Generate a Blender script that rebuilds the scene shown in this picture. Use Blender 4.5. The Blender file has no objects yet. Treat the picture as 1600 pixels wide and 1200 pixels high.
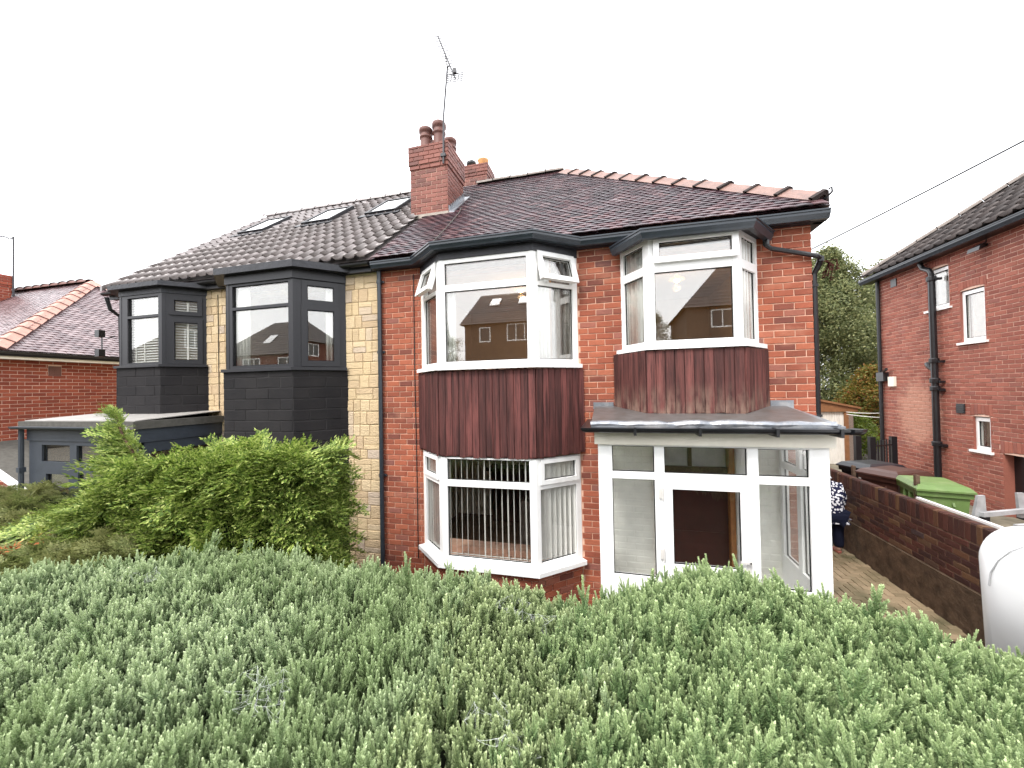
import bpy, bmesh, math, random
from mathutils import Vector, Matrix, Euler, noise
R = math.radians
rng = random.Random(7)
S = bpy.context.scene
COL = S.collection

# ------------------------------------------------------------------ camera, world, sun, exposure
# world origin is at the photographer's eye; the house front lies along Y = 5.46, ground there is Z = -3.0
YAW, PITCH, ROLL = R(14.7425), R(0.87185), R(-1.06054)
fw = Vector((-math.sin(YAW)*math.cos(PITCH), math.cos(YAW)*math.cos(PITCH), math.sin(PITCH)))
rt = Vector((math.cos(YAW), math.sin(YAW), 0)); up = rt.cross(fw)
r2 = rt*math.cos(ROLL) + up*math.sin(ROLL); u2 = -rt*math.sin(ROLL) + up*math.cos(ROLL)
cam = bpy.data.cameras.new('camera'); cam.sensor_width = 36; cam.lens = 13.5; cam.clip_start = .05; cam.clip_end = 500
cam_ob = bpy.data.objects.new('camera', cam); COL.objects.link(cam_ob)
cam_ob.matrix_world = Matrix(((r2.x, u2.x, -fw.x, 0), (r2.y, u2.y, -fw.y, 0), (r2.z, u2.z, -fw.z, 0), (0, 0, 0, 1)))
S.camera = cam_ob
S.render.resolution_x, S.render.resolution_y = 1024, 768

SUN_EL, SUN_AZ = R(52), R(205)          # azimuth measured clockwise from +Y
W = bpy.data.worlds.new('World'); S.world = W; W.use_nodes = True
wn, wl = W.node_tree.nodes, W.node_tree.links; wn.clear()
sky = wn.new('ShaderNodeTexSky'); sky.sky_type = 'NISHITA'; sky.sun_disc = False
sky.sun_elevation = SUN_EL; sky.sun_rotation = SUN_AZ; sky.air_density = 1.0; sky.dust_density = 3.0; sky.ozone_density = 1.0
mixc = wn.new('ShaderNodeMix'); mixc.data_type = 'RGBA'; mixc.inputs[0].default_value = 0.9
mixc.inputs[7].default_value = (12.4, 12.5, 12.8, 1)     # even cloud sheet in front of the blue
bg = wn.new('ShaderNodeBackground'); bg.inputs[1].default_value = 0.12
wo = wn.new('ShaderNodeOutputWorld')
wl.new(sky.outputs[0], mixc.inputs[6]); wl.new(mixc.outputs[2], bg.inputs[0]); wl.new(bg.outputs[0], wo.inputs[0])
sun = bpy.data.lights.new('sun', 'SUN'); sun.energy = 1.5; sun.angle = R(16); sun.color = (1, .965, .92)
sun_ob = bpy.data.objects.new('sun', sun); COL.objects.link(sun_ob)
sun_ob.rotation_euler = Vector((-math.sin(SUN_AZ)*math.cos(SUN_EL), -math.cos(SUN_AZ)*math.cos(SUN_EL), -math.sin(SUN_EL))).to_track_quat('-Z', 'Y').to_euler()
S.view_settings.view_transform = 'Standard'; S.view_settings.look = 'None'
S.view_settings.gamma = 1; S.view_settings.use_curve_mapping = False; S.view_settings.exposure = 1.2
S.render.engine = 'CYCLES'; S.cycles.max_bounces = 8; S.cycles.transparent_max_bounces = 16

# ------------------------------------------------------------------ materials
class NT:
    def __init__(s, name):
        s.m = bpy.data.materials.new(name); s.m.use_nodes = True
        s.t = s.m.node_tree; s.n = s.t.nodes; s.l = s.t.links
        s.b = s.n['Principled BSDF']
    def node(s, kind, **kw):
        n = s.n.new(kind)
        for k, v in kw.items(): setattr(n, k, v)
        return n
    def link(s, a, b): s.l.new(a, b)
    def pos(s, scale=(1, 1, 1)):
        g = s.node('ShaderNodeNewGeometry'); m = s.node('ShaderNodeMapping'); m.inputs['Scale'].default_value = scale
        s.link(g.outputs['Position'], m.inputs['Vector']); return m.outputs[0]
    def noise(s, scale, detail=4, rough=.55, vec=None, vscale=(1, 1, 1)):
        n = s.node('ShaderNodeTexNoise'); n.inputs['Scale'].default_value = scale; n.inputs['Detail'].default_value = detail
        n.inputs['Roughness'].default_value = rough; s.link(vec or s.pos(vscale), n.inputs['Vector']); return n.outputs[0]
    def ramp(s, fac, stops, interp='LINEAR'):
        r = s.node('ShaderNodeValToRGB'); r.color_ramp.interpolation = interp; e = r.color_ramp.elements
        while len(e) < len(stops): e.new(.5)
        for i, (p, c) in enumerate(stops): e[i].position = p; e[i].color = (*c, 1) if len(c) == 3 else c
        s.link(fac, r.inputs[0]); return r.outputs[0]
    def mix(s, fac, a, b, mode='MIX'):
        n = s.node('ShaderNodeMix', data_type='RGBA', blend_type=mode)
        for i, v in ((0, fac), (6, a), (7, b)):
            if hasattr(v, 'default_value') or hasattr(v, 'is_output'): s.link(v, n.inputs[i])
            elif i == 0: n.inputs[0].default_value = v
            else: n.inputs[i].default_value = (*v, 1)
        return n.outputs[2]
    def math(s, op, a, b=0):
        n = s.node('ShaderNodeMath', operation=op)
        for i, v in ((0, a), (1, b)):
            if hasattr(v, 'is_output'): s.link(v, n.inputs[i])
            else: n.inputs[i].default_value = v
        return n.outputs[0]
    def rand(s):                                            # one number per piece: per object plus per mesh island
        o = s.node('ShaderNodeObjectInfo'); g = s.node('ShaderNodeNewGeometry')
        return s.math('FRACT', s.math('ADD', o.outputs['Random'], g.outputs['Random Per Island']))
    def bump(s, h, dist=.004, strength=.6):
        b = s.node('ShaderNodeBump'); b.inputs['Distance'].default_value = dist; b.inputs['Strength'].default_value = strength
        s.link(h, b.inputs['Height']); s.link(b.outputs[0], s.b.inputs['Normal'])
    def col(s, c):
        if hasattr(c, 'is_output'): s.link(c, s.b.inputs['Base Color'])
        else: s.b.inputs['Base Color'].default_value = (*c, 1)
    def rough(s, r, spec=.5, metal=0):
        if hasattr(r, 'is_output'): s.link(r, s.b.inputs['Roughness'])
        else: s.b.inputs['Roughness'].default_value = r
        s.b.inputs['Specular IOR Level'].default_value = spec; s.b.inputs['Metallic'].default_value = metal

def brick_mat(name, stops, stain=(.05, .025, .02), amt=.55, light=None, rough=.82, relief=0, patch=None):
    t = NT(name); r = t.rand()
    c = t.ramp(r, stops, 'LINEAR')
    c = t.mix(t.ramp(t.noise(60, 3), [(.35, (0, 0, 0)), (.75, (.22, .22, .22))]), c, (.03, .018, .016))
    c = t.mix(t.ramp(t.noise(1.3, 5, .6), [(.42, (0, 0, 0)), (.78, (amt, amt, amt))]), c, stain)
    if light: c = t.mix(t.ramp(t.noise(1.9, 4, .6, vscale=(1, 1, 1.7)), [(.55, (0, 0, 0)), (.72, (.6, .6, .6))]), c, light)
    if patch:                                               # salt bloom on one part of the wall
        v = t.node('ShaderNodeVectorMath', operation='SUBTRACT'); t.link(t.pos(), v.inputs[0]); v.inputs[1].default_value = patch[0]
        w = t.node('ShaderNodeVectorMath', operation='DIVIDE'); t.link(v.outputs[0], w.inputs[0]); w.inputs[1].default_value = patch[1]
        q = t.node('ShaderNodeVectorMath', operation='LENGTH'); t.link(w.outputs[0], q.inputs[0])
        e = t.math('ADD', q.outputs['Value'], t.math('MULTIPLY', t.noise(5, 4), .9))
        c = t.mix(t.ramp(e, [(.0, (.75, .75, .75)), (.52, (.6, .6, .6)), (.66, (0, 0, 0))]) if False else t.ramp(t.math('MULTIPLY', e, .4), [(.42, (.7, .7, .7)), (.62, (0, 0, 0))]), c, patch[2])
    t.col(c); t.rough(rough, .3)
    if relief: t.bump(t.mix(.5, t.noise(16, 4, .6, vscale=(1, 1, 2.2)), t.noise(70, 4, .7)), relief, 1.0)
    else: t.bump(t.noise(90, 4, .7), .004, .8)
    return t.m

def plain(name, c, rough=.6, spec=.5, metal=0, var=.12, nscale=6, bump=0, bscale=40, dirt=None):
    t = NT(name); cc = c
    if var:
        d = tuple(v*(1-var*2) for v in c); b = tuple(min(1, v*(1+var)) for v in c)
        cc = t.ramp(t.noise(nscale, 5, .6), [(.3, d), (.7, b)])
    if dirt: cc = t.mix(t.ramp(t.noise(dirt[1], 6, .65, vscale=dirt[3] if len(dirt) > 3 else (1, 1, 1)), [(.5, (0, 0, 0)), (.75, (dirt[2],)*3)]), cc, dirt[0])
    t.col(cc); t.rough(rough, spec, metal)
    if bump: t.bump(t.noise(bscale, 4, .6), bump, .7)
    return t.m

M = {}
M['brick'] = brick_mat('red_orange_brick', [(0, (.16, .05, .036)), (.1, (.25, .068, .038)), (.5, (.32, .088, .047)), (.86, (.385, .115, .06)), (.97, (.29, .105, .075)), (1, (.17, .07, .058))], light=(.38, .17, .11), amt=.3)
M['mortar'] = plain('pink_mortar', (.62, .38, .28), .95, .1, nscale=9, bump=.004)
M['brick_right'] = brick_mat('rosy_red_brick', [(0, (.225, .072, .052)), (.4, (.295, .097, .067)), (.75, (.34, .12, .083)), (1, (.24, .09, .07))], amt=.25, patch=((7, 11.3, -.75), (.6, .72, .85), (.46, .24, .17)))
M['mortar_right'] = plain('pale_mortar', (.66, .46, .37), .95, .1, nscale=9)
M['brick_left'] = brick_mat('bright_red_brick', [(0, (.2, .043, .025)), (.5, (.275, .06, .033)), (1, (.31, .08, .043))], amt=.25)
M['brick_dark'] = brick_mat('dark_wall_brick', [(0, (.04, .016, .013)), (.4, (.065, .022, .016)), (.7, (.09, .03, .02)), (.85, (.14, .075, .035)), (1, (.05, .03, .03))], stain=(.02, .014, .012), amt=.6)
M['mortar_dark'] = plain('dirty_mortar', (.13, .085, .06), .95, .1)
M['brick_stack'] = brick_mat('chimney_brick', [(0, (.13, .042, .03)), (.5, (.21, .065, .045)), (1, (.25, .085, .06))], stain=(.05, .025, .025), amt=.5, rough=.55)
M['brick_white'] = plain('white_painted_brick', (.88, .87, .80), .7, .3, var=.05, bump=.003)
M['stone'] = brick_mat('cream_stone', [(0, (.58, .43, .27)), (.45, (.66, .505, .30)), (.8, (.70, .55, .35)), (1, (.56, .45, .35))], stain=(.33, .25, .18), amt=.35, rough=.9, relief=.03)
M['mortar_stone'] = plain('cream_mortar', (.64, .53, .34), .95, .1)
M['black_stone'] = brick_mat('black_painted_stone', [(0, (.0055, .0055, .007)), (1, (.011, .0105, .012))], stain=(.03, .027, .026), amt=.45, rough=.85)
M['black_joint'] = plain('black_painted_joint', (.034, .032, .032), .8, .3)
M['upvc'] = plain('white_plastic', (.86, .86, .85), .35, .5, var=.02, nscale=3, dirt=((.62, .60, .54), 3.5, .35, (1.5, 1.5, .5)))
M['cream_board'] = plain('cream_fascia_paint', (.78, .74, .64), .55, .4, var=.04)
M['anthracite'] = plain('anthracite_plastic', (.0145, .0145, .018), .42, .4, var=.06, nscale=20)
M['gutter'] = plain('slate_grey_gutter', (.028, .036, .046), .3, .5, var=.12, nscale=8)
M['blackplastic'] = plain('black_plastic', (.011, .011, .013), .32, .5, var=.1)
M['bitumen'] = plain('black_bitumen_paint', (.013, .014, .02), .5, .5, var=.3, nscale=12, bump=.01, bscale=14)
M['gasket'] = plain('rubber_gasket', (.012, .012, .013), .7, .2, var=0)
M['bluegrey'] = plain('blue_grey_paint', (.042, .05, .064), .5, .45, var=.08, nscale=9)
M['felt'] = plain('grey_felt', (.1, .095, .085), .9, .2, nscale=14, bump=.006, bscale=25)
M['felt_top'] = plain('wet_pale_felt', (.33, .315, .295), .45, .5, nscale=7, bump=.006, bscale=8)
M['plaster'] = plain('warm_plaster', (.78, .68, .56), .9, .2, var=.04)
M['floorboard'] = plain('room_floor', (.17, .10, .06), .7, .3)
M['curtain'] = plain('white_curtain', (.72, .71, .68), .85, .1, var=.06, nscale=5)
M['curtain_grey'] = plain('grey_brown_curtain', (.23, .19, .17), .85, .1, var=.1)
M['blind'] = plain('white_blind', (.72, .71, .67), .7, .2, var=.03)
M['pale_fill'] = plain('pale_lilac_fill', (.42, .40, .43), .3, .5, var=.1)  # pale grey-lilac, added to brighten the opening over the inner door
M['mahogany'] = plain('dark_mahogany', (.05, .014, .01), .35, .5, nscale=4)
M['oak'] = plain('varnished_oak', (.33, .14, .05), .4, .5, nscale=12)
M['terracotta'] = plain('terracotta_pot', (.15, .062, .048), .55, .4, nscale=10, dirt=((.03, .02, .02), 5, .7))
M['buff'] = plain('buff_clay_pot', (.6, .32, .13), .6, .4)
M['hiptile'] = plain('terracotta_hip_tile', (.22, .125, .10), .5, .45, nscale=9, bump=.006, bscale=30, dirt=((.06, .05, .05), 5, .7))
M['hippink'] = plain('pink_hip_tile', (.42, .22, .17), .5, .45, nscale=9, bump=.006, bscale=30, dirt=((.2, .12, .1), 5, .6))
M['ridgegrey'] = plain('weathered_ridge_tile', (.2, .17, .15), .7, .4, nscale=9, bump=.006)
M['cement'] = plain('cement_fillet', (.34, .30, .26), .9, .2, bump=.008, bscale=20)
M['bedding'] = plain('dark_bedding_mortar', (.045, .035, .033), .9, .2, bump=.008, bscale=20)
M['lead'] = plain('sheet_lead', (.24, .255, .28), .38, .5, metal=.55, nscale=7, bump=.012, bscale=9, dirt=((.52, .5, .48), 4, .8))
M['leadtop'] = plain('stained_sheet_lead', (.135, .125, .12), .42, .5, metal=.3, nscale=7, bump=.008, bscale=9, dirt=((.09, .065, .05), 6, .7))
M['pebble'] = plain('pebbledash', (.25, .2, .17), .9, .2, var=.3, nscale=60, bump=.02, bscale=60)
M['concrete'] = plain('mossy_concrete', (.10, .068, .045), .95, .15, var=.25, nscale=7, bump=.02, bscale=22, dirt=((.03, .024, .016), 4, .8))
M['steel'] = plain('grey_steel', (.3, .3, .31), .4, .5, metal=.8, var=.1)
M['greysteel'] = plain('pale_grey_steel', (.42, .43, .44), .5, .5, var=.15)
M['galv'] = plain('dull_aluminium', (.07, .07, .075), .6, .4, metal=.2)
M['wood_post'] = plain('weathered_timber', (.12, .08, .055), .9, .2, var=.25, nscale=15)
M['garage_wood'] = plain('brown_stained_fascia', (.23, .105, .045), .6, .4, nscale=10)
M['van'] = plain('white_car_paint', (.9, .9, .9), .22, .6, var=0)
M['van_seam'] = plain('panel_gap_sealant', (.42, .42, .43), .6, .3, var=0)
M['tyre'] = plain('tyre_rubber', (.02, .02, .02), .8, .3)
M['bin_green'] = plain('lime_green_plastic', (.125, .205, .06), .5, .4, var=.1, nscale=5, dirt=((.25, .3, .15), 4, .5))
M['bin_brown'] = plain('brown_plastic', (.065, .028, .021), .42, .45, var=.12)
M['bin_black'] = plain('black_bin_plastic', (.012, .013, .018), .38, .5, var=.15)
M['paintwhite'] = plain('white_number_paint', (.6, .58, .55), .6, .3, var=.1)
M['garage_door'] = plain('white_metal_door', (.7, .68, .63), .5, .4, var=.04, dirt=((.3, .27, .2), 3, .5, (3, 3, .6)))
M['soil'] = plain('garden_soil', (.045, .033, .022), .95, .1, var=.3, nscale=3, bump=.03, bscale=12)
M['asphalt'] = plain('asphalt', (.05, .05, .052), .9, .3, var=.15, nscale=30, bump=.006, bscale=90)
M['kerb'] = plain('kerb_concrete', (.3, .29, .27), .9, .2)
M['grass'] = plain('grass_verge', (.05, .085, .025), .95, .1, var=.4, nscale=5, bump=.03, bscale=30)
M['slab'] = plain('side_path_concrete', (.17, .15, .11), .9, .2, var=.25, nscale=4, bump=.006)
M['skin'] = plain('skin', (.5, .3, .23), .5, .4, var=.05)
M['hair'] = plain('white_hair', (.56, .57, .6), .7, .3, var=.2, nscale=60, bump=.01, bscale=60)
M['navy'] = plain('navy_cloth', (.006, .008, .022), .85, .2, var=.1)
M['pinkshoe'] = plain('pink_shoe', (.36, .12, .09), .6, .3)
M['wire'] = plain('black_cable', (.02, .02, .02), .6, .3, var=0)
M['brown_brick_far'] = plain('brown_brick_front', (.125, .088, .068), .85, .2, var=.12, nscale=8)
M['red_brick_far'] = plain('red_brick_front', (.15, .05, .035), .85, .2, var=.12, nscale=8)
M['stick'] = plain('dead_bark', (.16, .1, .075), .9, .1)
M['bark'] = plain('grey_bark', (.13, .11, .095), .9, .15, var=.3, nscale=18, bump=.02, bscale=20)
M['deadleaf'] = plain('dead_creeper', (.05, .016, .013), .9, .1, var=.3)
M['orange_dead'] = plain('dead_orange_foliage', (.4, .13, .05), .9, .1, var=.25, nscale=20)
M['web'] = plain('spider_silk', (.6, .63, .6), .8, .3, var=0)

def pavers_mat():
    t = NT('tan_paver'); c = t.ramp(t.rand(), [(0, (.19, .145, .085)), (.5, (.25, .19, .115)), (1, (.3, .225, .14))])
    c = t.mix(t.ramp(t.noise(1.6, 5, .65), [(.45, (0, 0, 0)), (.7, (.8, .8, .8))]), c, (.06, .06, .025))
    t.col(c); t.rough(.75, .35); t.bump(t.noise(70, 3), .003); return t.m
M['paver'] = pavers_mat()

def tile_mat(name, stops, rough=.38, wet=.5, moss=None, spec=.5):
    t = NT(name); c = t.ramp(t.rand(), stops)
    if moss: c = t.mix(t.ramp(t.noise(1.5, 6, .7), [(.48, (0, 0, 0)), (.7, (.75, .75, .75))]), c, moss)
    t.col(c); t.rough(t.ramp(t.noise(4, 5), [(.3, (rough*.8,)*3), (.7, (min(1, rough*1.5),)*3)]), spec)
    t.bump(t.noise(60, 4, .7), .003, .7); return t.m
M['rosemary'] = tile_mat('plum_clay_tile', [(0, (.018, .009, .014)), (.4, (.036, .014, .021)), (.75, (.06, .022, .028)), (.93, (.08, .032, .036)), (1, (.115, .06, .062))], .38, moss=(.017, .010, .013), spec=.5)
M['pantile'] = tile_mat('slate_brown_concrete_tile', [(0, (.15, .13, .125)), (.5, (.18, .155, .15)), (1, (.21, .18, .175))], .28, spec=.7)
M['lefttile'] = tile_mat('wet_pink_clay_tile', [(0, (.085, .05, .055)), (.5, (.14, .088, .093)), (1, (.22, .155, .158))], .24, spec=.8)
M['farroof'] = tile_mat('far_roof_tile', [(0, (.05, .042, .04)), (1, (.075, .06, .055))], .6)

def board_mat(name, base, weather, wz=None):
    t = NT(name); r = t.rand()
    c = t.ramp(r, [(0, tuple(v*.6 for v in base)), (.5, base), (1, tuple(v*1.45 for v in base))])
    g = t.noise(26, 5, .7, vscale=(1, 1, .05)); c = t.mix(t.ramp(g, [(.4, (0, 0, 0)), (.62, (.9, .9, .9))]), c, tuple(v*.2 for v in base))
    w = t.noise(10, 5, .65, vscale=(1.6, 1.6, .22)); fac = t.ramp(w, [(.46, (0, 0, 0)), (.66, (.75, .75, .75))])
    if wz:                                              # bare grey wood towards the exposed lower ends
        sp = t.node('ShaderNodeSeparateXYZ'); gg = t.node('ShaderNodeNewGeometry'); t.link(gg.outputs['Position'], sp.inputs[0])
        mr = t.node('ShaderNodeMapRange'); mr.inputs[1].default_value = wz[0]; mr.inputs[2].default_value = wz[1]; t.link(sp.outputs[2], mr.inputs[0])
        n2 = t.math('MULTIPLY', mr.outputs[0], t.ramp(t.noise(7, 4, .6, vscale=(1.5, 1.5, .5)), [(.4, (0, 0, 0)), (.6, (1, 1, 1))]))
        c = t.mix(n2, c, (.20, .125, .095))
    c = t.mix(t.math('MULTIPLY', fac, .45), c, weather)
    t.col(c); t.rough(.7, .3); t.bump(t.noise(30, 5, .7, vscale=(1, 1, .06)), .004, .9); return t.m
M['clad'] = board_mat('dark_red_stained_board', (.125, .040, .035), (.04, .018, .018))
M['clad_bare'] = board_mat('flaking_red_stained_board', (.125, .042, .036), (.026, .013, .013), (.06, -.3))

def glass_mat(name, refl=.13, tint=(.95, .96, .95)):
    t = NT(name); t.n.remove(t.b); o = [n for n in t.n if n.type == 'OUTPUT_MATERIAL'][0]
    tr = t.node('ShaderNodeBsdfTransparent'); tr.inputs[0].default_value = (*tint, 1)
    gl = t.node('ShaderNodeBsdfGlossy'); gl.inputs['Roughness'].default_value = 0.0; gl.inputs[0].default_value = (1, .985, .96, 1)
    lw = t.node('ShaderNodeLayerWeight'); lw.inputs[0].default_value = .5
    p = t.math('POWER', lw.outputs['Facing'], 4.0); f = t.math('MULTIPLY_ADD', p, .8); t.n[-1].inputs[2].default_value = refl
    mx = t.node('ShaderNodeMixShader'); t.link(f, mx.inputs[0]); t.link(tr.outputs[0], mx.inputs[1]); t.link(gl.outputs[0], mx.inputs[2])
    t.link(mx.outputs[0], o.inputs[0]); return t.m
M['glass'] = glass_mat('double_glazing', .15)
M['glass_clear'] = glass_mat('porch_glazing', .06, (.98, .985, .98))
M['glass_dark'] = glass_mat('skylight_glass', .45, (.25, .27, .3))

def emit(name, c, s):
    t = NT(name); t.b.inputs['Emission Color'].default_value = (*c, 1); t.b.inputs['Emission Strength'].default_value = s; t.col(c); return t.m
M['bulb'] = emit('lamp_bulb', (1, .55, .16), 12)
M['shade'] = emit('lamp_shade', (.9, .45, .15), .3)

def leaf_mat(name, stops, trans=.35, rough=.55, patch=None, tip=None):
    t = NT(name); c = t.ramp(t.rand(), stops)
    if tip:                                                 # young growth at the shoot ends is paler
        a = t.node('ShaderNodeAttribute'); a.attribute_name = 'age'; c = t.mix(t.ramp(a.outputs['Fac'], [(.45, (0, 0, 0)), (1, (.75, .75, .75))]), c, tip)
    if patch: c = t.mix(t.ramp(t.noise(patch[0], 3, .5), [(.42, (0, 0, 0)), (.62, (patch[2],)*3)]), c, patch[1])
    t.col(c); t.rough(rough, .35)
    tl = t.node('ShaderNodeBsdfTranslucent'); t.link(c, tl.inputs[0])
    mx = t.node('ShaderNodeMixShader'); mx.inputs[0].default_value = trans
    o = [n for n in t.n if n.type == 'OUTPUT_MATERIAL'][0]
    t.link(t.b.outputs[0], mx.inputs[1]); t.link(tl.outputs[0], mx.inputs[2]); t.link(mx.outputs[0], o.inputs[0]); return t.m
M['leaf_grey'] = leaf_mat('grey_green_sprig', [(0, (.12, .18, .09)), (.5, (.23, .32, .16)), (1, (.36, .46, .24))], trans=.2, patch=(1.1, (.25, .345, .13), .5), tip=(.70, .79, .50))
M['leaf_olive'] = leaf_mat('olive_sprig', [(0, (.10, .15, .06)), (.5, (.21, .285, .125)), (1, (.33, .41, .18))], trans=.2, tip=(.60, .68, .38))
M['leaf_green'] = leaf_mat('fresh_green_sprig', [(0, (.08, .145, .055)), (.5, (.17, .265, .11)), (1, (.28, .395, .17))], trans=.2, tip=(.56, .66, .35))
M['leaf_conifer'] = leaf_mat('bright_conifer_spray', [(0, (.06, .11, .025)), (.35, (.18, .27, .05)), (.75, (.36, .45, .10)), (1, (.56, .61, .22))], .3)
M['leaf_juniper'] = leaf_mat('yellow_green_juniper', [(0, (.11, .15, .045)), (.5, (.19, .235, .07)), (1, (.29, .31, .12))], patch=(1.5, (.32, .28, .13), .35))
M['hull_shade'] = leaf_mat('gap_shade_green', [(0, (.008, .013, .005)), (1, (.016, .022, .008))], .1, .9)  # near-black green painted in for the shade in foliage gaps
M['leaf_yew'] = leaf_mat('dull_tree_leaf', [(0, (.09, .115, .05)), (.5, (.18, .205, .085)), (1, (.32, .32, .15))], .42)
M['leaf_autumn'] = leaf_mat('autumn_shrub_leaf', [(0, (.1, .12, .025)), (.5, (.17, .16, .03)), (.8, (.28, .15, .035)), (1, (.24, .08, .03))], .4)
M['leaf_fresh'] = leaf_mat('fresh_shrub_leaf', [(0, (.08, .13, .015)), (1, (.17, .22, .03))], .4)

def blouse_mat():
    t = NT('navy_blouse_white_print'); v = t.node('ShaderNodeTexVoronoi'); v.inputs['Scale'].default_value = 24; t.link(t.pos(), v.inputs['Vector'])
    t.col(t.ramp(v.outputs['Distance'], [(.40, (.72, .72, .75)), (.5, (.012, .013, .04))], 'EASE')); t.rough(.85, .2); return t.m
M['blouse'] = blouse_mat()

# ------------------------------------------------------------------ mesh helpers
class MB:
    def __init__(s): s.v, s.f, s.mi, s.age = [], [], [], []; s.cur = 0; s.t = 0
    def add(s, vs, fs):
        o = len(s.v); s.v += [tuple(p) for p in vs]; s.age += [s.t]*len(vs)
        for f in fs: s.f.append(tuple(i+o for i in f)); s.mi.append(s.cur)
    def box(s, x0, x1, y0, y1, z0, z1):
        s.add([(x0, y0, z0), (x1, y0, z0), (x1, y1, z0), (x0, y1, z0), (x0, y0, z1), (x1, y0, z1), (x1, y1, z1), (x0, y1, z1)],
              [(0, 3, 2, 1), (4, 5, 6, 7), (0, 1, 5, 4), (1, 2, 6, 5), (2, 3, 7, 6), (3, 0, 4, 7)])
    def fbox(s, F, u0, u1, w0, w1, z0, z1):                 # box in a face frame F(u, w, z)
        s.add([F(u0, w1, z0), F(u1, w1, z0), F(u1, w0, z0), F(u0, w0, z0), F(u0, w1, z1), F(u1, w1, z1), F(u1, w0, z1), F(u0, w0, z1)],
              [(0, 3, 2, 1), (4, 5, 6, 7), (0, 1, 5, 4), (1, 2, 6, 5), (2, 3, 7, 6), (3, 0, 4, 7)])
    def prism(s, poly, z0, z1):
        n = len(poly); s.add([(x, y, z0) for x, y in poly] + [(x, y, z1) for x, y in poly],
              [tuple(reversed(range(n))), tuple(range(n, 2*n))] + [(i, (i+1) % n, n+(i+1) % n, n+i) for i in range(n)])
    def hull(s, a, b):                                      # skin between two equal rings, capped
        n = len(a); s.add(list(a)+list(b), [tuple(reversed(range(n))), tuple(range(n, 2*n))] + [(i, (i+1) % n, n+(i+1) % n, n+i) for i in range(n)])
    def tube(s, pts, r, n=8, caps=True):
        pts = [Vector(p) for p in pts]; rings = []
        rs = r if isinstance(r, (list, tuple)) else [r]*len(pts)
        for i, p in enumerate(pts):
            d = (pts[min(i+1, len(pts)-1)] - pts[max(i-1, 0)]).normalized()
            a = d.orthogonal().normalized() if i == 0 else (pa - d*pa.dot(d)).normalized()
            pa = a; b = d.cross(a)
            rings.append([p + (a*math.cos(2*math.pi*k/n) + b*math.sin(2*math.pi*k/n))*rs[i] for k in range(n)])
        o = []; fs = []
        for q in rings: o += q
        for i in range(len(pts)-1):
            for k in range(n): fs.append((i*n+k, i*n+(k+1) % n, (i+1)*n+(k+1) % n, (i+1)*n+k))
        if caps: fs += [tuple(reversed(range(n))), tuple(range((len(pts)-1)*n, len(pts)*n))]
        s.add(o, fs)
    def lathe(s, c, prof, n=16):                            # prof: (radius, z)
        o = []; fs = []
        for r_, z in prof: o += [(c[0]+r_*math.cos(2*math.pi*k/n), c[1]+r_*math.sin(2*math.pi*k/n), c[2]+z) for k in range(n)]
        for i in range(len(prof)-1):
            for k in range(n): fs.append((i*n+k, i*n+(k+1) % n, (i+1)*n+(k+1) % n, (i+1)*n+k))
        fs += [tuple(reversed(range(n))), tuple(range((len(prof)-1)*n, len(prof)*n))]; s.add(o, fs)
    def sweep(s, path, prof, z=0, closed=False):            # path: xy (or xyz) points, prof: (outward, z) ring; outward is right of travel
        n, m = len(path), len(prof); o = []; fs = []
        P = [Vector((p[0], p[1])) for p in path]
        for i, p in enumerate(P):
            d0 = (p - P[i-1]).normalized() if i else (P[1]-p).normalized()
            d1 = (P[i+1]-p).normalized() if i < n-1 else d0
            if i == 0: d0 = d1
            n0, n1 = Vector((d0.y, -d0.x)), Vector((d1.y, -d1.x)); mt = (n0+n1).normalized(); k = 1/max(.3, mt.dot(n0))
            zz = path[i][2] if len(path[i]) > 2 else z
            o += [(p.x+mt.x*k*w, p.y+mt.y*k*w, zz+h) for w, h in prof]
        for i in range(n-1):
            for k in range(m): fs.append((i*m+k, (i+1)*m+k, (i+1)*m+(k+1) % m, i*m+(k+1) % m))
        fs += [tuple(range(m)), tuple(reversed(range((n-1)*m, n*m)))]; s.add(o, fs)
    def mesh(s, name, mats, smooth=False):
        me = bpy.data.meshes.new(name); me.from_pydata(s.v, [], s.f)
        for m in (mats if isinstance(mats, (list, tuple)) else [mats]): me.materials.append(m)
        if any(s.mi): me.polygons.foreach_set('material_index', s.mi)
        if smooth: me.polygons.foreach_set('use_smooth', [True]*len(me.polygons))
        if any(s.age): me.attributes.new('age', 'FLOAT', 'POINT').data.foreach_set('value', s.age)
        me.update(); return me
    def build(s, name, mats, parent=None, smooth=False, **kw):
        return link(name, s.mesh(name, mats, smooth), parent, **kw)

def tag(o, label=None, cat=None, group=None, kind=None):
    for k, v in (('label', label), ('category', cat), ('group', group), ('kind', kind)):
        if v: o[k] = v
    return o
def link(name, me, parent=None, mw=None, **kw):
    o = bpy.data.objects.new(name, me); COL.objects.link(o)
    if parent is not None:
        o.parent = parent; o.matrix_parent_inverse = Matrix.Translation(-Vector(parent.get('at', (0, 0, 0))))
    if mw is not None: o.matrix_basis = mw
    return tag(o, **kw)
def thing(name, label, cat, at=(0, 0, 0), group=None):
    o = bpy.data.objects.new(name, None); COL.objects.link(o); o.location = at; o['at'] = [float(a) for a in at]; o.empty_display_size = .2
    return tag(o, label, cat, group)
def at_of(o): return o

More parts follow.
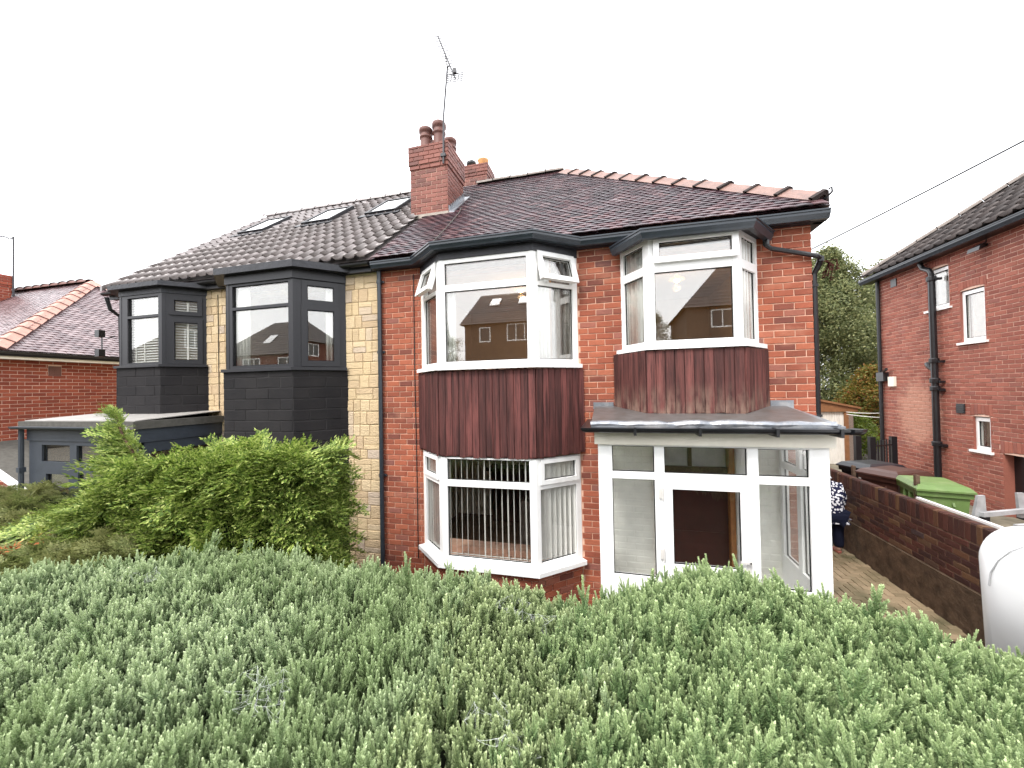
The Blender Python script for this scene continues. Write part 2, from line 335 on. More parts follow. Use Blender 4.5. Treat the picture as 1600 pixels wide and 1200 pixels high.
def frame_of(A, B):
    A = Vector((A[0], A[1], 0)); d = Vector((B[0], B[1], 0)) - A; L = d.length; d.normalize(); n = Vector((d.y, -d.x, 0))
    return (lambda u, w, z: tuple(A + d*u + n*w + Vector((0, 0, z)))), L, d, n
def slab(mb, F, u0, u1, z0, z1, holes, w0, w1):
    us = sorted({u0, u1, *[v for h in holes for v in h[:2] if u0 < v < u1]}); zs = sorted({z0, z1, *[v for h in holes for v in h[2:] if z0 < v < z1]})
    inh = lambda u, z: any(h[0] < u < h[1] and h[2] < z < h[3] for h in holes)
    fill = [[not inh((us[i]+us[i+1])/2, (zs[j]+zs[j+1])/2) for j in range(len(zs)-1)] for i in range(len(us)-1)]
    ok = lambda i, j: 0 <= i < len(us)-1 and 0 <= j < len(zs)-1 and fill[i][j]
    for i in range(len(us)-1):
        for j in range(len(zs)-1):
            if not fill[i][j]: continue
            a, b, c, d = us[i], us[i+1], zs[j], zs[j+1]
            mb.add([F(a, w1, c), F(b, w1, c), F(b, w1, d), F(a, w1, d)], [(0, 1, 2, 3)])
            mb.add([F(a, w0, c), F(b, w0, c), F(b, w0, d), F(a, w0, d)], [(3, 2, 1, 0)])
            if not ok(i-1, j): mb.add([F(a, w0, c), F(a, w1, c), F(a, w1, d), F(a, w0, d)], [(0, 1, 2, 3)])
            if not ok(i+1, j): mb.add([F(b, w0, c), F(b, w1, c), F(b, w1, d), F(b, w0, d)], [(3, 2, 1, 0)])
            if not ok(i, j-1): mb.add([F(a, w0, c), F(b, w0, c), F(b, w1, c), F(a, w1, c)], [(0, 1, 2, 3)])
            if not ok(i, j+1): mb.add([F(a, w0, d), F(b, w0, d), F(b, w1, d), F(a, w1, d)], [(3, 2, 1, 0)])

def screen(p):
    p = Vector(p); d = p.dot(fw)
    if d < .05: return None
    return (512 + 384*p.dot(r2)/d, 384 - 384*p.dot(u2)/d, d)
def in_view(p, m=25):
    q = screen(p); return q and -m < q[0] < 1024+m and -m < q[1] < 768+m

# ------------------------------------------------------------------ brickwork: every brick a piece of its own
def brick_mesh(name, mat, seed, ch=.03, chz=.07):
    rr = random.Random(seed); j = lambda a: rr.uniform(-a, a)
    mb = MB()                                              # unit block: local x along wall, y into wall, front at y = 0
    q = [(-.5, -.5), (.5, -.5), (.5, .5), (-.5, .5)]
    fr = [(x*(1-2*ch)+j(.008), j(.05), z*(1-2*chz)+j(.03)) for x, z in q]
    md = [(x+j(.004), .12, z+j(.02)) for x, z in q]; bk = [(x, 1, z) for x, z in q]
    mb.add(fr+md+bk, [(0, 1, 2, 3)] + [(4+i, 4+(i+1) % 4, (i+1) % 4, i) for i in range(4)] + [(8+i, 8+(i+1) % 4, 4+(i+1) % 4, 4+i) for i in range(4)])
    return mb.mesh(name, mat)
BRICKS = {}
def place_blocks(parent, items, mat, F, d, n, name='brick', proud=.005, depth=.05, limit=300, vis=None, lab=None):
    """items: (u0,u1,z0,z1). The ones showing largest become parts, the rest one joined part."""
    key = (mat.name, name)
    if key not in BRICKS: BRICKS[key] = [brick_mesh(name, mat, s) for s in range(5)]
    inn = -n; rot = Matrix(((d.x, inn.x, 0), (d.y, inn.y, 0), (0, 0, 1)))
    sc = []
    for it in items:
        p = Vector(F((it[0]+it[1])/2, 0, (it[2]+it[3])/2)); s = in_view(p) and (-p).dot(n) > 0 and (vis is None or vis(p))
        a = (it[1]-it[0])*(it[3]-it[2])*abs((-p).normalized().dot(n))/max(.1, p.length)**2 if s else 0
        sc.append((a, it))
    sc.sort(key=lambda t: -t[0]); rest = MB()
    for k, (a, it) in enumerate(sc):
        L, H = it[1]-it[0], it[3]-it[2]; pr = proud + rng.uniform(-.0015, .0015)
        p = Vector(F((it[0]+it[1])/2, pr, (it[2]+it[3])/2))
        mw = Matrix.Translation(p) @ (rot @ Euler((rng.gauss(0, .004), rng.gauss(0, .003), rng.gauss(0, .006))).to_matrix()).to_4x4() @ Matrix.Diagonal((L, depth, H, 1))
        me = BRICKS[key][rng.randrange(5)]
        if k < limit and a > 0: link(name, me, parent, mw)
        else: rest.add([mw @ v.co for v in me.vertices], [tuple(f.vertices) for f in me.polygons])
    if rest.v: rest.build(name+'s', mat, parent, kind='stuff')
def courses(rects, holes, z0, ch=.084, bl=.228, joint=.010, off=0.0, mincut=.018, bond=.5):
    out = []; zt = max(r[3] for r in rects); j = 0; z = z0
    while z < zt - .02:
        a, b = z+joint/2, min(z+ch-joint/2, zt)
        zm = (a+b)/2; iv = [(r[0], r[1]) for r in rects if r[2] <= zm < r[3]]
        cuts = [(h[0], h[1]) for h in holes if h[2] < zm < h[3]]
        for c0, c1 in cuts:
            nv = []
            for i0, i1 in iv:
                if c1 <= i0 or c0 >= i1: nv.append((i0, i1)); continue
                if c0 > i0: nv.append((i0, c0))
                if c1 < i1: nv.append((c1, i1))
            iv = nv
        for i0, i1 in iv:
            k = math.floor((i0-off)/bl) - 1; o = off + (bl*bond if j % 2 else 0)
            while True:
                s = o + k*bl; k += 1
                if s >= i1: break
                x0, x1 = max(s+joint/2, i0), min(s+bl-joint/2, i1)
                if x1-x0 > mincut: out.append((x0, x1, a, b))
        z += ch; j += 1
    return out

# ------------------------------------------------------------------ windows
def window(parent, A, B, z0, z1, lights, mat, depth=.07, pane_mat=None, fl=0.0, openings=()):
    """one face of a window between plan points A and B; lights = dicts with glass rect and optional sash / open angle. Returns meshes added to parent."""
    F, L, d, n = frame_of(A, B); mb = MB(); gk = MB()
    pm = pane_mat or M['glass']
    holes = []
    for g in lights:
        h = (g['u'][0], g['u'][1], g['z'][0], g['z'][1]); s = g.get('sash', 0)
        holes.append((h[0]-s, h[1]+s, h[2]-s, h[3]+s) if s else h)
    slab(mb, F, 0, L, z0, z1, holes + list(openings), -depth+fl, fl)
    out = []
    for g, H in zip(lights, holes):
        h = (g['u'][0], g['u'][1], g['z'][0], g['z'][1]); s = g.get('sash', 0); ang = g.get('open', 0)
        pb = MB(); e = .004
        if s:
            sb = MB(); o = s*.25                                     # sash overlaps the outer frame a little and stands proud
            slab(sb, F, H[0]-o, H[1]+o, H[2]-o, H[3]+o, [h], fl+.002, fl+.026)
            slab(sb, F, H[0]+.004, H[1]-.004, H[2]+.004, H[3]-.004, [h], fl-.05, fl+.002)
            co = link('casement', sb.mesh('casement', mat), parent)
            w0 = fl-.004
        else: w0 = fl-.022
        slab(gk, F, h[0]-e, h[1]+e, h[2]-e, h[3]+e, [(h[0]+.009, h[1]-.009, h[2]+.009, h[3]-.009)], w0-.02, w0-.006) if not ang else None
        pb.fbox(F, h[0]-.002, h[1]+.002, w0-.030, w0-.012, h[2]-.002, h[3]+.002)
        pane = link('pane', pb.mesh('pane', pm), parent); out.append(pane)
        if ang:
            sg = MB(); slab(sg, F, h[0]-e, h[1]+e, h[2]-e, h[3]+e, [(h[0]+.009, h[1]-.009, h[2]+.009, h[3]-.009)], w0-.02, w0-.006)
            go = link('glazing_seal', sg.mesh('glazing_seal', M['gasket']), parent)
            piv = Vector(F((h[0]+h[1])/2, fl, H[3])); ax = d
            T = Matrix.Translation(piv) @ Matrix.Rotation(-ang, 4, ax) @ Matrix.Translation(-piv)
            for ob in (co, pane, go): ob.matrix_basis = T
    if gk.v: gk.build('glazing_seal', M['gasket'], parent)
    return mb, out

def bay_frame(house, faces, mat, path, zt, zb, sill=(.09, .055), post=.05, pane_mat=None, label=None):
    """faces: (A, B, lights). The frame mesh is the bay_window part; panes, casements, sill are its pieces."""
    tot = MB(); holder = link('bay_window', bpy.data.meshes.new('bay_window'), house, label=label)
    for A, B, lights in faces:
        mb, _ = window(holder, A, B, zb, zt, lights, mat, pane_mat=pane_mat); tot.add(mb.v, mb.f)
    for c in path[1:-1]:                                             # corner posts
        i = path.index(c); p0, p1 = Vector(path[i-1]), Vector(path[i+1]); v = Vector(c)
        a = (p0-v).normalized()*post; b = (p1-v).normalized()*post
        n0 = Vector((-a.y, a.x)).normalized(); n1 = Vector((b.y, -b.x)).normalized(); mt = (n0+n1).normalized()
        o = .004
        ring = [v+a+n0*o, v+mt*o/max(.4, mt.dot(n0)), v+b+n1*o, v+b-n1*.075, v-mt*.085, v+a-n0*.075]
        tot.prism([(q.x, q.y) for q in reversed(ring)], zb+.001, zt-.001)
    me = tot.mesh('bay_window', mat); old = holder.data; holder.data = me; bpy.data.meshes.remove(old)
    sb = MB(); w, h = sill
    sb.sweep(path, [(w, zb-h), (w, zb-.004), (w-.012, zb-.001), (-.05, zb-.001), (-.05, zb-h)]); sb.build('sill', mat, holder)
    return holder
def lt(u0, u1, z0, z1, **k): return dict(u=(u0, u1), z=(z0, z1), **k)

# ------------------------------------------------------------------ foliage pieces, scattered by geometry nodes
PROTO = {}
def proto(name, mbs, mat):
    c = bpy.data.collections.new(name)
    for i, mb in enumerate(mbs):
        o = bpy.data.objects.new(name, mb.mesh(name, mat)); c.objects.link(o)
    PROTO[name] = c; return c
def leaf(mb, p, d, nrm, l, w):
    d = d.normalized(); s = d.cross(nrm)
    if s.length < 1e-4: s = d.orthogonal()
    s.normalize(); q = d.cross(s)*-1
    mb.add([p, p+d*l*.5+s*w*.5+q*w*.12, p+d*l, p+d*l*.5-s*w*.5+q*w*.12], [(0, 1, 2), (0, 2, 3)])
def sprig(seed, h=.15, n=120, side=7, ll=.0105, lw=.0066):
    rr = random.Random(seed); mb = MB()
    def shoot(base, dr, ln, cnt, sc, t0=0, t1=1):
        dr = dr.normalized(); bend = Vector((rr.uniform(-.25, .25), rr.uniform(-.25, .25), .1))
        a = dr.orthogonal().normalized(); b = dr.cross(a)
        tip = lambda t: base + dr*ln*t + bend*ln*t*t*.3
        mb.t = 0; mb.tube([tip(0), tip(.5), tip(1)], [.0016*sc, .0012*sc, .0007*sc], 3, False)
        for k in range(cnt):
            t = (k+.5)/cnt; th = k*2.4+rr.uniform(-.3, .3); o = a*math.cos(th)+b*math.sin(th)
            up_ = .45 + 1.2*t; dd = (o + dr*up_ + Vector((rr.uniform(-.2, .2), rr.uniform(-.2, .2), rr.uniform(-.1, .2))))
            s2 = sc*(.7+.55*math.sin(min(1, t*1.1)*math.pi*.8+.35)); mb.t = t0+(t1-t0)*t; leaf(mb, tip(t*.97+.03), dd, o, ll*s2*rr.uniform(.8, 1.25), lw*s2)
    shoot(Vector((0, 0, 0)), Vector((0, 0, 1)), h, n, 1)
    for i in range(side):
        th = i*2.1+rr.uniform(0, 1); t = .08+.62*i/side+rr.uniform(0, .08); shoot(Vector((0, 0, h*t)), Vector((math.cos(th), math.sin(th), 2.6)), h*rr.uniform(.30, .48)*(1.15-t*.6), n//3, .85, t*.6, min(1, t*.6+.5))
    return mb
def frond(seed, L=.36, branches=15, drop=.25):               # flat fern-like conifer spray lying along +X, face to +Z
    rr = random.Random(seed); mb = MB(); zax = Vector((0, 0, 1))
    ax = lambda t: Vector((L*t, .02*L*math.sin(3*t+seed), -drop*L*t*t + .10*L*math.sin(t*3)))
    mb.tube([ax(t/5) for t in range(6)], [.0035*(1-t/6.5) for t in range(6)], 3, False)
    for i in range(branches):
        t = .06+.9*i/branches; sgn = 1 if i % 2 else -1; p = ax(t)
        bl = L*(.42*(1-t)**.7+.1)*rr.uniform(.6, 1.25); dr = Vector((1.0, sgn*rr.uniform(.5, .95), rr.uniform(-.15, .22))).normalized()
        m = max(3, int(bl/.022))
        for k in range(m):
            s = (k+.6)/m; q = p + dr*bl*s + Vector((0, 0, -.12*bl*s*s))
            for g in (1, -1):
                dd = (dr*1.2 + Vector((0, g*.75, rr.uniform(-.25, .25)))).normalized()
                leaf(mb, q, dd, zax, .044*(1-.5*s)*rr.uniform(.75, 1.25), .0165)
        leaf(mb, p+dr*bl*.95, dr, zax, .04, .014)
    leaf(mb, ax(.97), Vector((1, 0, -.2)), zax, .04, .011)
    return mb
def clump(seed, r=.3, n=60, l=.09, w=.05):
    rr = random.Random(seed); mb = MB()
    for k in range(n):
        v = Vector((rr.gauss(0, 1), rr.gauss(0, 1), rr.gauss(0, .8))); v = v.normalized()*r*rr.random()**.5
        leaf(mb, v, Vector((rr.gauss(0, 1), rr.gauss(0, 1), rr.gauss(-.2, .7))), Vector((rr.gauss(0, .5), rr.gauss(0, .5), 1)), l*rr.uniform(.6, 1.3), w)
    return mb
def scatter(name, parent, pts, coll, mat=None, kind='stuff'):
    """pts: (position, euler, scale, index)"""
    me = bpy.data.meshes.new(name); me.from_pydata([tuple(p[0]) for p in pts], [], [])
    a = me.attributes.new('rot', 'FLOAT_VECTOR', 'POINT'); a.data.foreach_set('vector', [c for p in pts for c in p[1]])
    a = me.attributes.new('size', 'FLOAT', 'POINT'); a.data.foreach_set('value', [float(p[2]) for p in pts])
    a = me.attributes.new('pick', 'INT', 'POINT'); a.data.foreach_set('value', [int(p[3]) for p in pts])
    o = link(name, me, parent, kind=kind)
    ng = bpy.data.node_groups.new(name, 'GeometryNodeTree')
    ng.interface.new_socket('Geometry', in_out='INPUT', socket_type='NodeSocketGeometry'); ng.interface.new_socket('Geometry', in_out='OUTPUT', socket_type='NodeSocketGeometry')
    gi, go = ng.nodes.new('NodeGroupInput'), ng.nodes.new('NodeGroupOutput')
    ip = ng.nodes.new('GeometryNodeInstanceOnPoints'); ci = ng.nodes.new('GeometryNodeCollectionInfo')
    ci.inputs['Collection'].default_value = coll; ci.inputs['Separate Children'].default_value = True; ci.inputs['Reset Children'].default_value = True
    ip.inputs['Pick Instance'].default_value = True
    def attr(nm, ty):
        q = ng.nodes.new('GeometryNodeInputNamedAttribute'); q.data_type = ty; q.inputs[0].default_value = nm; return q.outputs[0]
    ng.links.new(gi.outputs[0], ip.inputs['Points']); ng.links.new(ci.outputs[0], ip.inputs['Instance'])
    ng.links.new(attr('rot', 'FLOAT_VECTOR'), ip.inputs['Rotation']); ng.links.new(attr('size', 'FLOAT'), ip.inputs['Scale']); ng.links.new(attr('pick', 'INT'), ip.inputs['Instance Index'])
    ng.links.new(ip.outputs[0], go.inputs[0])
    md = o.modifiers.new('scatter', 'NODES'); md.node_group = ng
    return o

# ------------------------------------------------------------------ ground, street
def strip(name, pts, mat, th=.3, **kw):                     # pts: rows of (y, z), swept across x
    x0, x1 = kw.pop('x'); mb = MB(); rows = pts; o = []
    for y, z in rows: o += [(x0, y, z), (x1, y, z), (x1, y, z-th), (x0, y, z-th)]
    fs = []
    for i in range(len(rows)-1):
        a, b = i*4, i*4+4
        fs += [(a, a+1, b+1, b), (a+3, b+3, b+2, a+2), (a, b, b+3, a+3), (a+1, a+2, b+2, b+1)]
    fs += [(0, 3, 2, 1), (len(rows)*4-4, len(rows)*4-3, len(rows)*4-2, len(rows)*4-1)]
    mb.add(o, fs); return mb.build(name, mat, kind='structure', **kw)
g = MB()                                                    # one sheet to the horizon: low behind the houses, rising across the street
ys = [-220, -60, -20, -9, -1.0, .2, 2.2, 5.2, 6.5, 14, 60, 220]
zs = [6, 3, -.2, -1.72, -1.72, -1.75, -2.3, -3.02, -3.03, -3.05, -4.5, -8]
for y, z in zip(ys, zs): g.v += [(-220, y, z), (220, y, z)]
for i in range(len(ys)-1): g.f.append((2*i, 2*i+1, 2*i+3, 2*i+2)); g.mi.append(0)
g.build('ground', M['soil'], kind='structure')
strip('road', [(-8.6, -1.70), (-2.6, -1.70)], M['asphalt'], .2, x=(-80, 80))
strip('kerb', [(-2.6, -1.60), (-2.46, -1.60)], M['kerb'], .3, x=(-80, 80))
strip('pavement', [(-2.46, -1.60), (-.6, -1.59)], M['slab'], .2, x=(-80, 80))
strip('far_kerb', [(-8.74, -1.60), (-8.6, -1.60)], M['kerb'], .3, x=(-80, 80))
strip('far_pavement', [(-10.6, -1.55), (-8.74, -1.60)], M['slab'], .2, x=(-80, 80))
strip('far_grass', [(-20, -.1), (-10.6, -1.5)], M['grass'], .2, x=(-80, 80))
strip('drive', [(-.6, -1.585), (.6, -1.75), (1.7, -2.1), (3.4, -2.25), (5.6, -3.0), (15.5, -3.0)], M['soil'], .3, x=(2.3, 4.0))
strip('neighbour_drive', [(-.6, -1.585), (2.5, -2.1), (5.6, -2.5), (22, -2.6)], M['slab'], .45, x=(4.06, 7.1))
dv = bpy.data.objects['drive']
# herringbone paviours, each laid on its own
PAV = [brick_mesh('paver', M['paver'], 40+i, .03, .06) for i in range(4)]
cells = []
bw = .105
for i in range(0, 90):
    for j in range(0, 24):
        k = (i - j) % 4
        x, y = 2.38 + j*bw, 5.62 + i*bw
        if k == 0: cells.append((x, x+2*bw, y, y+bw))        # lying across
        elif k == 1: cells.append((x, x+bw, y, y+2*bw))      # lying lengthwise
cells = [(max(a, 2.39), min(b, 3.98), c, d) for a, b, c, d in cells if b > 2.42 and a < 3.95]
sc = []
for c in cells:
    p = Vector(((c[0]+c[1])/2, (c[2]+c[3])/2, -3)); vis = in_view(p, 5) and p.x/p.y > .42
    sc.append((0 if not vis else (c[1]-c[0])*(c[3]-c[2])/p.length**2, c))
sc.sort(key=lambda t: -t[0]); rest = MB()
rotP = Matrix(((1, 0, 0, 0), (0, 0, 1, 0), (0, -1, 0, 0), (0, 0, 0, 1)))
for k, (a, c) in enumerate(sc):
    mw = Matrix.Translation(((c[0]+c[1])/2, (c[2]+c[3])/2, -2.972+rng.uniform(-.003, .003))) @ rotP @ Matrix.Diagonal((c[1]-c[0]-.008, .05, c[3]-c[2]-.008, 1))
    me = PAV[k % 4]
    if k < 300 and a > 0: link('paver', me, dv, mw)
    else: rest.add([mw @ v.co for v in me.vertices], [tuple(f.vertices) for f in me.polygons])
rest.build('pavers', M['paver'], dv, kind='stuff')

# ------------------------------------------------------------------ roofs
SL = .805; CA = 1/math.sqrt(1+SL*SL); SA = SL*CA
def tile_mesh(name, mat, seed):                             # plain clay tile, unit width and length
    rr = random.Random(seed); mb = MB(); t = .013; c = rr.uniform(-.05, .05); k = rr.uniform(-.003, .003)
    top = [(-.5, 0, .024+k), (0, -.01+c*.3, .030), (.5, 0, .024-k), (.5, 1, .004), (0, 1, .008), (-.5, 1, .004)]
    bot = [(x, y, z-t) for x, y, z in top[:3]]
    mb.add(top+bot, [(0, 1, 4, 5), (1, 2, 3, 4), (6, 7, 1, 0), (7, 8, 2, 1), (6, 0, 5), (8, 3, 2)]); return mb.mesh(name, mat)
def pantile_mesh(name, mat, seed):
    rr = random.Random(seed); mb = MB(); n = 12; t = .016
    prof = [(-.5+i/n, .046*(math.exp(-((i/n-.30)/.14)**2)) + .006) for i in range(n+1)]
    lift = .032+rr.uniform(-.003, .003)
    v = [(x, 0, z+lift) for x, z in prof] + [(x, 1.08, z+.002) for x, z in prof] + [(x, .0, z+lift-t) for x, z in prof]
    m = n+1; fs = [(i, i+1, m+i+1, m+i) for i in range(n)] + [(2*m+i, 2*m+i+1, i+1, i) for i in range(n)]
    mb.add(v, fs); return mb.mesh(name, mat, True)
def place_tiles(parent, O, X, Sd, slope_len, x0, x1, gauge, width, inside, meshes, name, mat, stagger=.5, tl=None, limit=300, jit=1, occl=None):
    O, X, Sd = Vector(O), Vector(X), Vector(Sd); N = X.cross(Sd); tl = tl or gauge*2.0
    rot = Matrix((X, Sd, N)).transposed(); sc = []
    r = 0
    while r*gauge < slope_len:
        s = r*gauge; k0 = math.floor(x0/width)-1; off = (stagger*width if r % 2 else 0)
        k = k0
        while k*width + off < x1 + width:
            x = (k+.5)*width + off; k += 1
            if not inside(x, s + gauge*.45): continue
            p = O + X*x + Sd*s
            vis = in_view(p, 10) and (-p).dot(N) > 0 and not (occl and occl(p))
            sc.append(((1/p.length**2*abs((-p).normalized().dot(N)) if vis else 0), p))
        r += 1
    sc.sort(key=lambda t: -t[0]); rest = MB()
    for k, (a, p) in enumerate(sc):
        e = Euler((rng.gauss(0, .007)*jit, rng.gauss(0, .006)*jit, rng.gauss(0, .008)*jit)).to_matrix()
        mw = Matrix.Translation(p + N*.004) @ (rot @ e).to_4x4() @ Matrix.Diagonal((width*.985, tl, 1, 1))
        me = meshes[rng.randrange(len(meshes))]
        if k < limit and a > 0: link(name, me, parent, mw)
        else: rest.add([mw @ v.co for v in me.vertices], [tuple(f.vertices) for f in me.polygons])
    if rest.v: rest.build(name+'s', mat, parent, kind='stuff')
def ridge_run(parent, P0, P1, n, w, mats, name, upv=(0, 0, 1), round_=False, lift=.0, joint=.03, drop=.62, limit=99):
    P0, P1 = Vector(P0), Vector(P1); d = (P1-P0); L = d.length/n; d.normalize(); u = Vector(upv); s = d.cross(u).normalized(); q = s.cross(d)
    mb = MB(); k = 7 if round_ else 5
    if round_: prof = [(math.cos(a)*w, math.sin(a)*w*.8) for a in [math.pi*i/8 for i in range(9)]]
    else: prof = [(w, -w*drop), (w*.5, -w*drop*.42), (.03, .0), (-.03, .0), (-w*.5, -w*drop*.42), (-w, -w*drop)]
    def ring(t, k_): return [(t, x*k_, z*k_+(joint*.56 if k_ > 1.08 else 0)) for x, z in prof]
    m = len(prof)
    a, b = ring(0, 1.06), ring(.975, 1.0)
    mb.add(a+b, [(i, i+1, m+i+1, m+i) for i in range(m-1)])
    lo = [(0, x*.9, z-.03) for x, z in prof]; mb.cur = 1; mb.add(ring(0, 1.06)+lo, [(i+1, i, m+i, m+i+1) for i in range(m-1)])
    if joint:
        mb.add(ring(-joint, 1.09)+ring(joint, 1.12), [(i, i+1, m+i+1, m+i) for i in range(m-1)])
        mb.add(ring(joint, 1.12)+ring(joint+.002, 1.0), [(i, i+1, m+i+1, m+i) for i in range(m-1)])
        mb.add(ring(-joint, 1.09)+[(-joint, x*.85, z-.03) for x, z in prof], [(i+1, i, m+i, m+i+1) for i in range(m-1)])
    me = mb.mesh(name, mats)
    for i in range(n):
        p = P0 + d*(i*L) + q*(lift+rng.uniform(-.006, .006))
        rot = Matrix((d, s, q)).transposed().to_4x4(); link(name, me, parent, Matrix.Translation(p) @ rot @ Euler((rng.gauss(0, .01), rng.gauss(0, .006), rng.gauss(0, .006))).to_matrix().to_4x4() @ Matrix.Diagonal((L, 1, 1, 1)))
OG = lambda zt, h=.115, w=.105: [(0, zt), (w, zt), (w, zt-.018), (w-.012, zt-.022), (w-.012, zt-.05), (w-.035, zt-h*.8), (w-.045, zt-h), (0, zt-h)]
def half_round(zt, w=.11): return [(0, zt)] + [(w/2 - math.cos(a)*w/2, zt - math.sin(a)*w*.5) for a in [math.pi*i/7 for i in range(8)]] + [(w, zt), (w-.008, zt)]

# ------------------------------------------------------------------ the house in the middle
HM = thing('semi_detached_house', 'red brick house with white framed bay windows, dark red boarding and a white glazed porch', 'house', (-.62, 8.6, -3))
YF = 5.46
F, L, d, n = frame_of((-3.63, YF), (2.38, YF)); ux = lambda x: x+3.63
holes = [(ux(-2.86), ux(-.49), .36, 1.83), (ux(-2.86), ux(-.49), -2.35, -.93), (ux(.16), ux(1.76), .53, 1.83), (ux(.56), ux(1.40), -2.8, -.75)]
w_ = MB(); slab(w_, F, 0, L, -3.1, 1.99, holes, -.25, -.004)
w_.box(2.14, 2.376, YF+.252, 12.0, -3.1, 1.99); w_.box(-3.63, 2.376, 12.0, 12.24, -3.1, 1.99)
wall = w_.build('wall', M['mortar'], HM)
red = courses([(0, L, -3, 1.96)], [(ux(-2.9), ux(-.455), -3, 2), (ux(.135), ux(1.785), .40, 1.9), (ux(.03), ux(1.875), -.3, .45), (ux(-.2), ux(2.03), -3.1, -.40)], -3.02)
place_blocks(wall, red, M['brick'], F, d, n, vis=lambda p: p.z > -2.5)
wp_ = MB(); wp_.fbox(F, ux(-.2), ux(.5), -.003, .0015, -3, -.42); wp_.fbox(F, ux(1.46), ux(2.03), -.003, .0015, -3, -.42); wp_.build('white_joints', M['brick_white'], wall)
white = courses([(ux(-.2), ux(2.03), -3, -.42)], [(ux(.5), ux(1.46), -3.1, -.7)], -3.02)
place_blocks(wall, white, M['brick_white'], F, d, n, name='painted_brick', proud=.006, limit=140, vis=lambda p: p.z > -2.2)
Fs, Ls, ds, ns = frame_of((2.38, YF), (2.38, 12.2))
place_blocks(wall, courses([(0.0, 2.0, -3, 1.96)], [], -3.02), M['brick'], Fs, ds, ns, limit=0)

# rooms seen through the glass
rm = MB()
for x0, x1, y0, y1, z0, z1 in ((-3.55, -.2, YF+.27, 9.4, -.22, 2.0), (-.05, 2.1, YF+.27, 9.4, -.22, 2.0), (-3.55, -.42, YF+.27, 8.4, -2.85, -.4), (-.3, 2.1, YF+.27, 9.8, -2.85, -.4)):
    for q in ((x0, x1, y1, y1+.05, z0, z1), (x0-.05, x0, y0, y1, z0, z1), (x1, x1+.05, y0, y1, z0, z1), (x0, x1, y0, y1, z1, z1+.05)): rm.box(*q)
rm.cur = 1
for x0, x1, z0 in ((-3.55, -.2, -.22), (-.05, 2.1, -.22), (-3.55, -.42, -2.85), (-.3, 2.1, -2.85)): rm.box(x0-.05, x1+.05, YF+.25, 9.85, z0-.06, z0-.001)
rm.build('room_interior', [M['plaster'], M['floorboard']], HM)

P1 = [(-2.885, YF), (-2.34, 4.96), (-1.0, 4.96), (-.465, YF)]
P2 = [(.13, YF), (.455, 5.0), (1.44, 5.0), (1.79, YF)]
bay_frame(HM, [(P1[0], P1[1], [lt(.12, .615, .407, 1.392), lt(.17, .575, 1.50, 1.775, sash=.055, open=R(17))]),
               (P1[1], P1[2], [lt(.078, 1.258, .405, 1.392), lt(.078, 1.258, 1.482, 1.785)]),
               (P1[2], P1[3], [lt(.08, .655, .407, 1.392), lt(.135, .60, 1.50, 1.775, sash=.055, open=R(17))])], M['upvc'], P1, 1.84, .345,
          label='upper bay window with two top casements propped open')
bay_frame(HM, [(P1[0], P1[1], [lt(.085, .62, -2.29, -1.325), lt(.12, .575, -1.205, -.985, sash=.045)]),
               (P1[1], P1[2], [lt(.075, 1.25, -2.295, -1.322), lt(.075, 1.25, -1.235, -.942)]),
               (P1[2], P1[3], [lt(.065, .655, -2.29, -1.325), lt(.115, .634, -1.205, -.985, sash=.045)])], M['upvc'], P1, -.92, -2.36, sill=(.1, .06), pane_mat=M['glass_clear'],
          label='ground floor bay window with vertical blinds behind it')
bay_frame(HM, [(P2[0], P2[1], [lt(.06, .455, .567, 1.405), lt(.06, .455, 1.51, 1.79)]),
               (P2[1], P2[2], [lt(.065, .93, .567, 1.41), lt(.122, .925, 1.58, 1.77, sash=.055, open=R(5))]),
               (P2[2], P2[3], [lt(.12, .515, .567, 1.405), lt(.12, .515, 1.51, 1.79)])], M['upvc'], P2, 1.845, .51,
          label='narrower upper bay window above the porch')
# bay bodies behind the boards and under the lower sill
core = MB()
ins = lambda P, e: [(P[0][0]+e, P[0][1]), (P[1][0]+e*.6, P[1][1]+e), (P[2][0]-e*.6, P[2][1]+e), (P[3][0]-e, P[3][1])]
core.prism(ins(P1, .02)[::-1], -.915, .285); core.prism(ins(P2, .02)[::-1], -.25, .45)
core.prism(ins(P1, .02)[::-1], 1.845, 1.949); core.prism(ins(P2, .02)[::-1], 1.85, 1.9)
core.build('bay_core', M['floorboard'], HM)
bp = MB(); bp.prism(ins(P1, .012)[::-1], -3.1, -2.425); bpo = bp.build('bay_plinth', M['mortar'], HM)
for A, B in ((P1[1], P1[2]), (P1[2], P1[3]), (P1[0], P1[1])):
    Fb, Lb, db, nb = frame_of(A, B); place_blocks(bpo, courses([(0, Lb, -3, -2.43)], [], -3.02), M['brick'], Fb, db, nb, limit=40)
def boards(parent, path, zt, zbs, mat, bw=.1):
    me = [brick_mesh('cladding_board', mat, 60+i, .05, .002) for i in range(3)]
    for i in range(3):
        Fb, Lb, db, nb = frame_of(path[i], path[i+1]); k = max(1, round(Lb/bw)); w = Lb/k; inn = -nb
        rot = Matrix(((db.x, inn.x, 0), (db.y, inn.y, 0), (0, 0, 1)))
        for j in range(k):
            t = (j+.5)/k; zb = (zbs[0]*(1-t)+zbs[1]*t if i == 0 else zbs[1]*(1-t)+zbs[0]*t if i == 2 else zbs[1]) + rng.uniform(-.006, .006)
            c = Fb((j+.5)*w, .022+rng.uniform(-.002, .003), (zt+zb)/2)
            link('cladding_board', me[rng.randrange(3)], parent, Matrix.Translation(c) @ rot.to_4x4() @ Matrix.Diagonal((w-.005, .03, zt-zb, 1)))
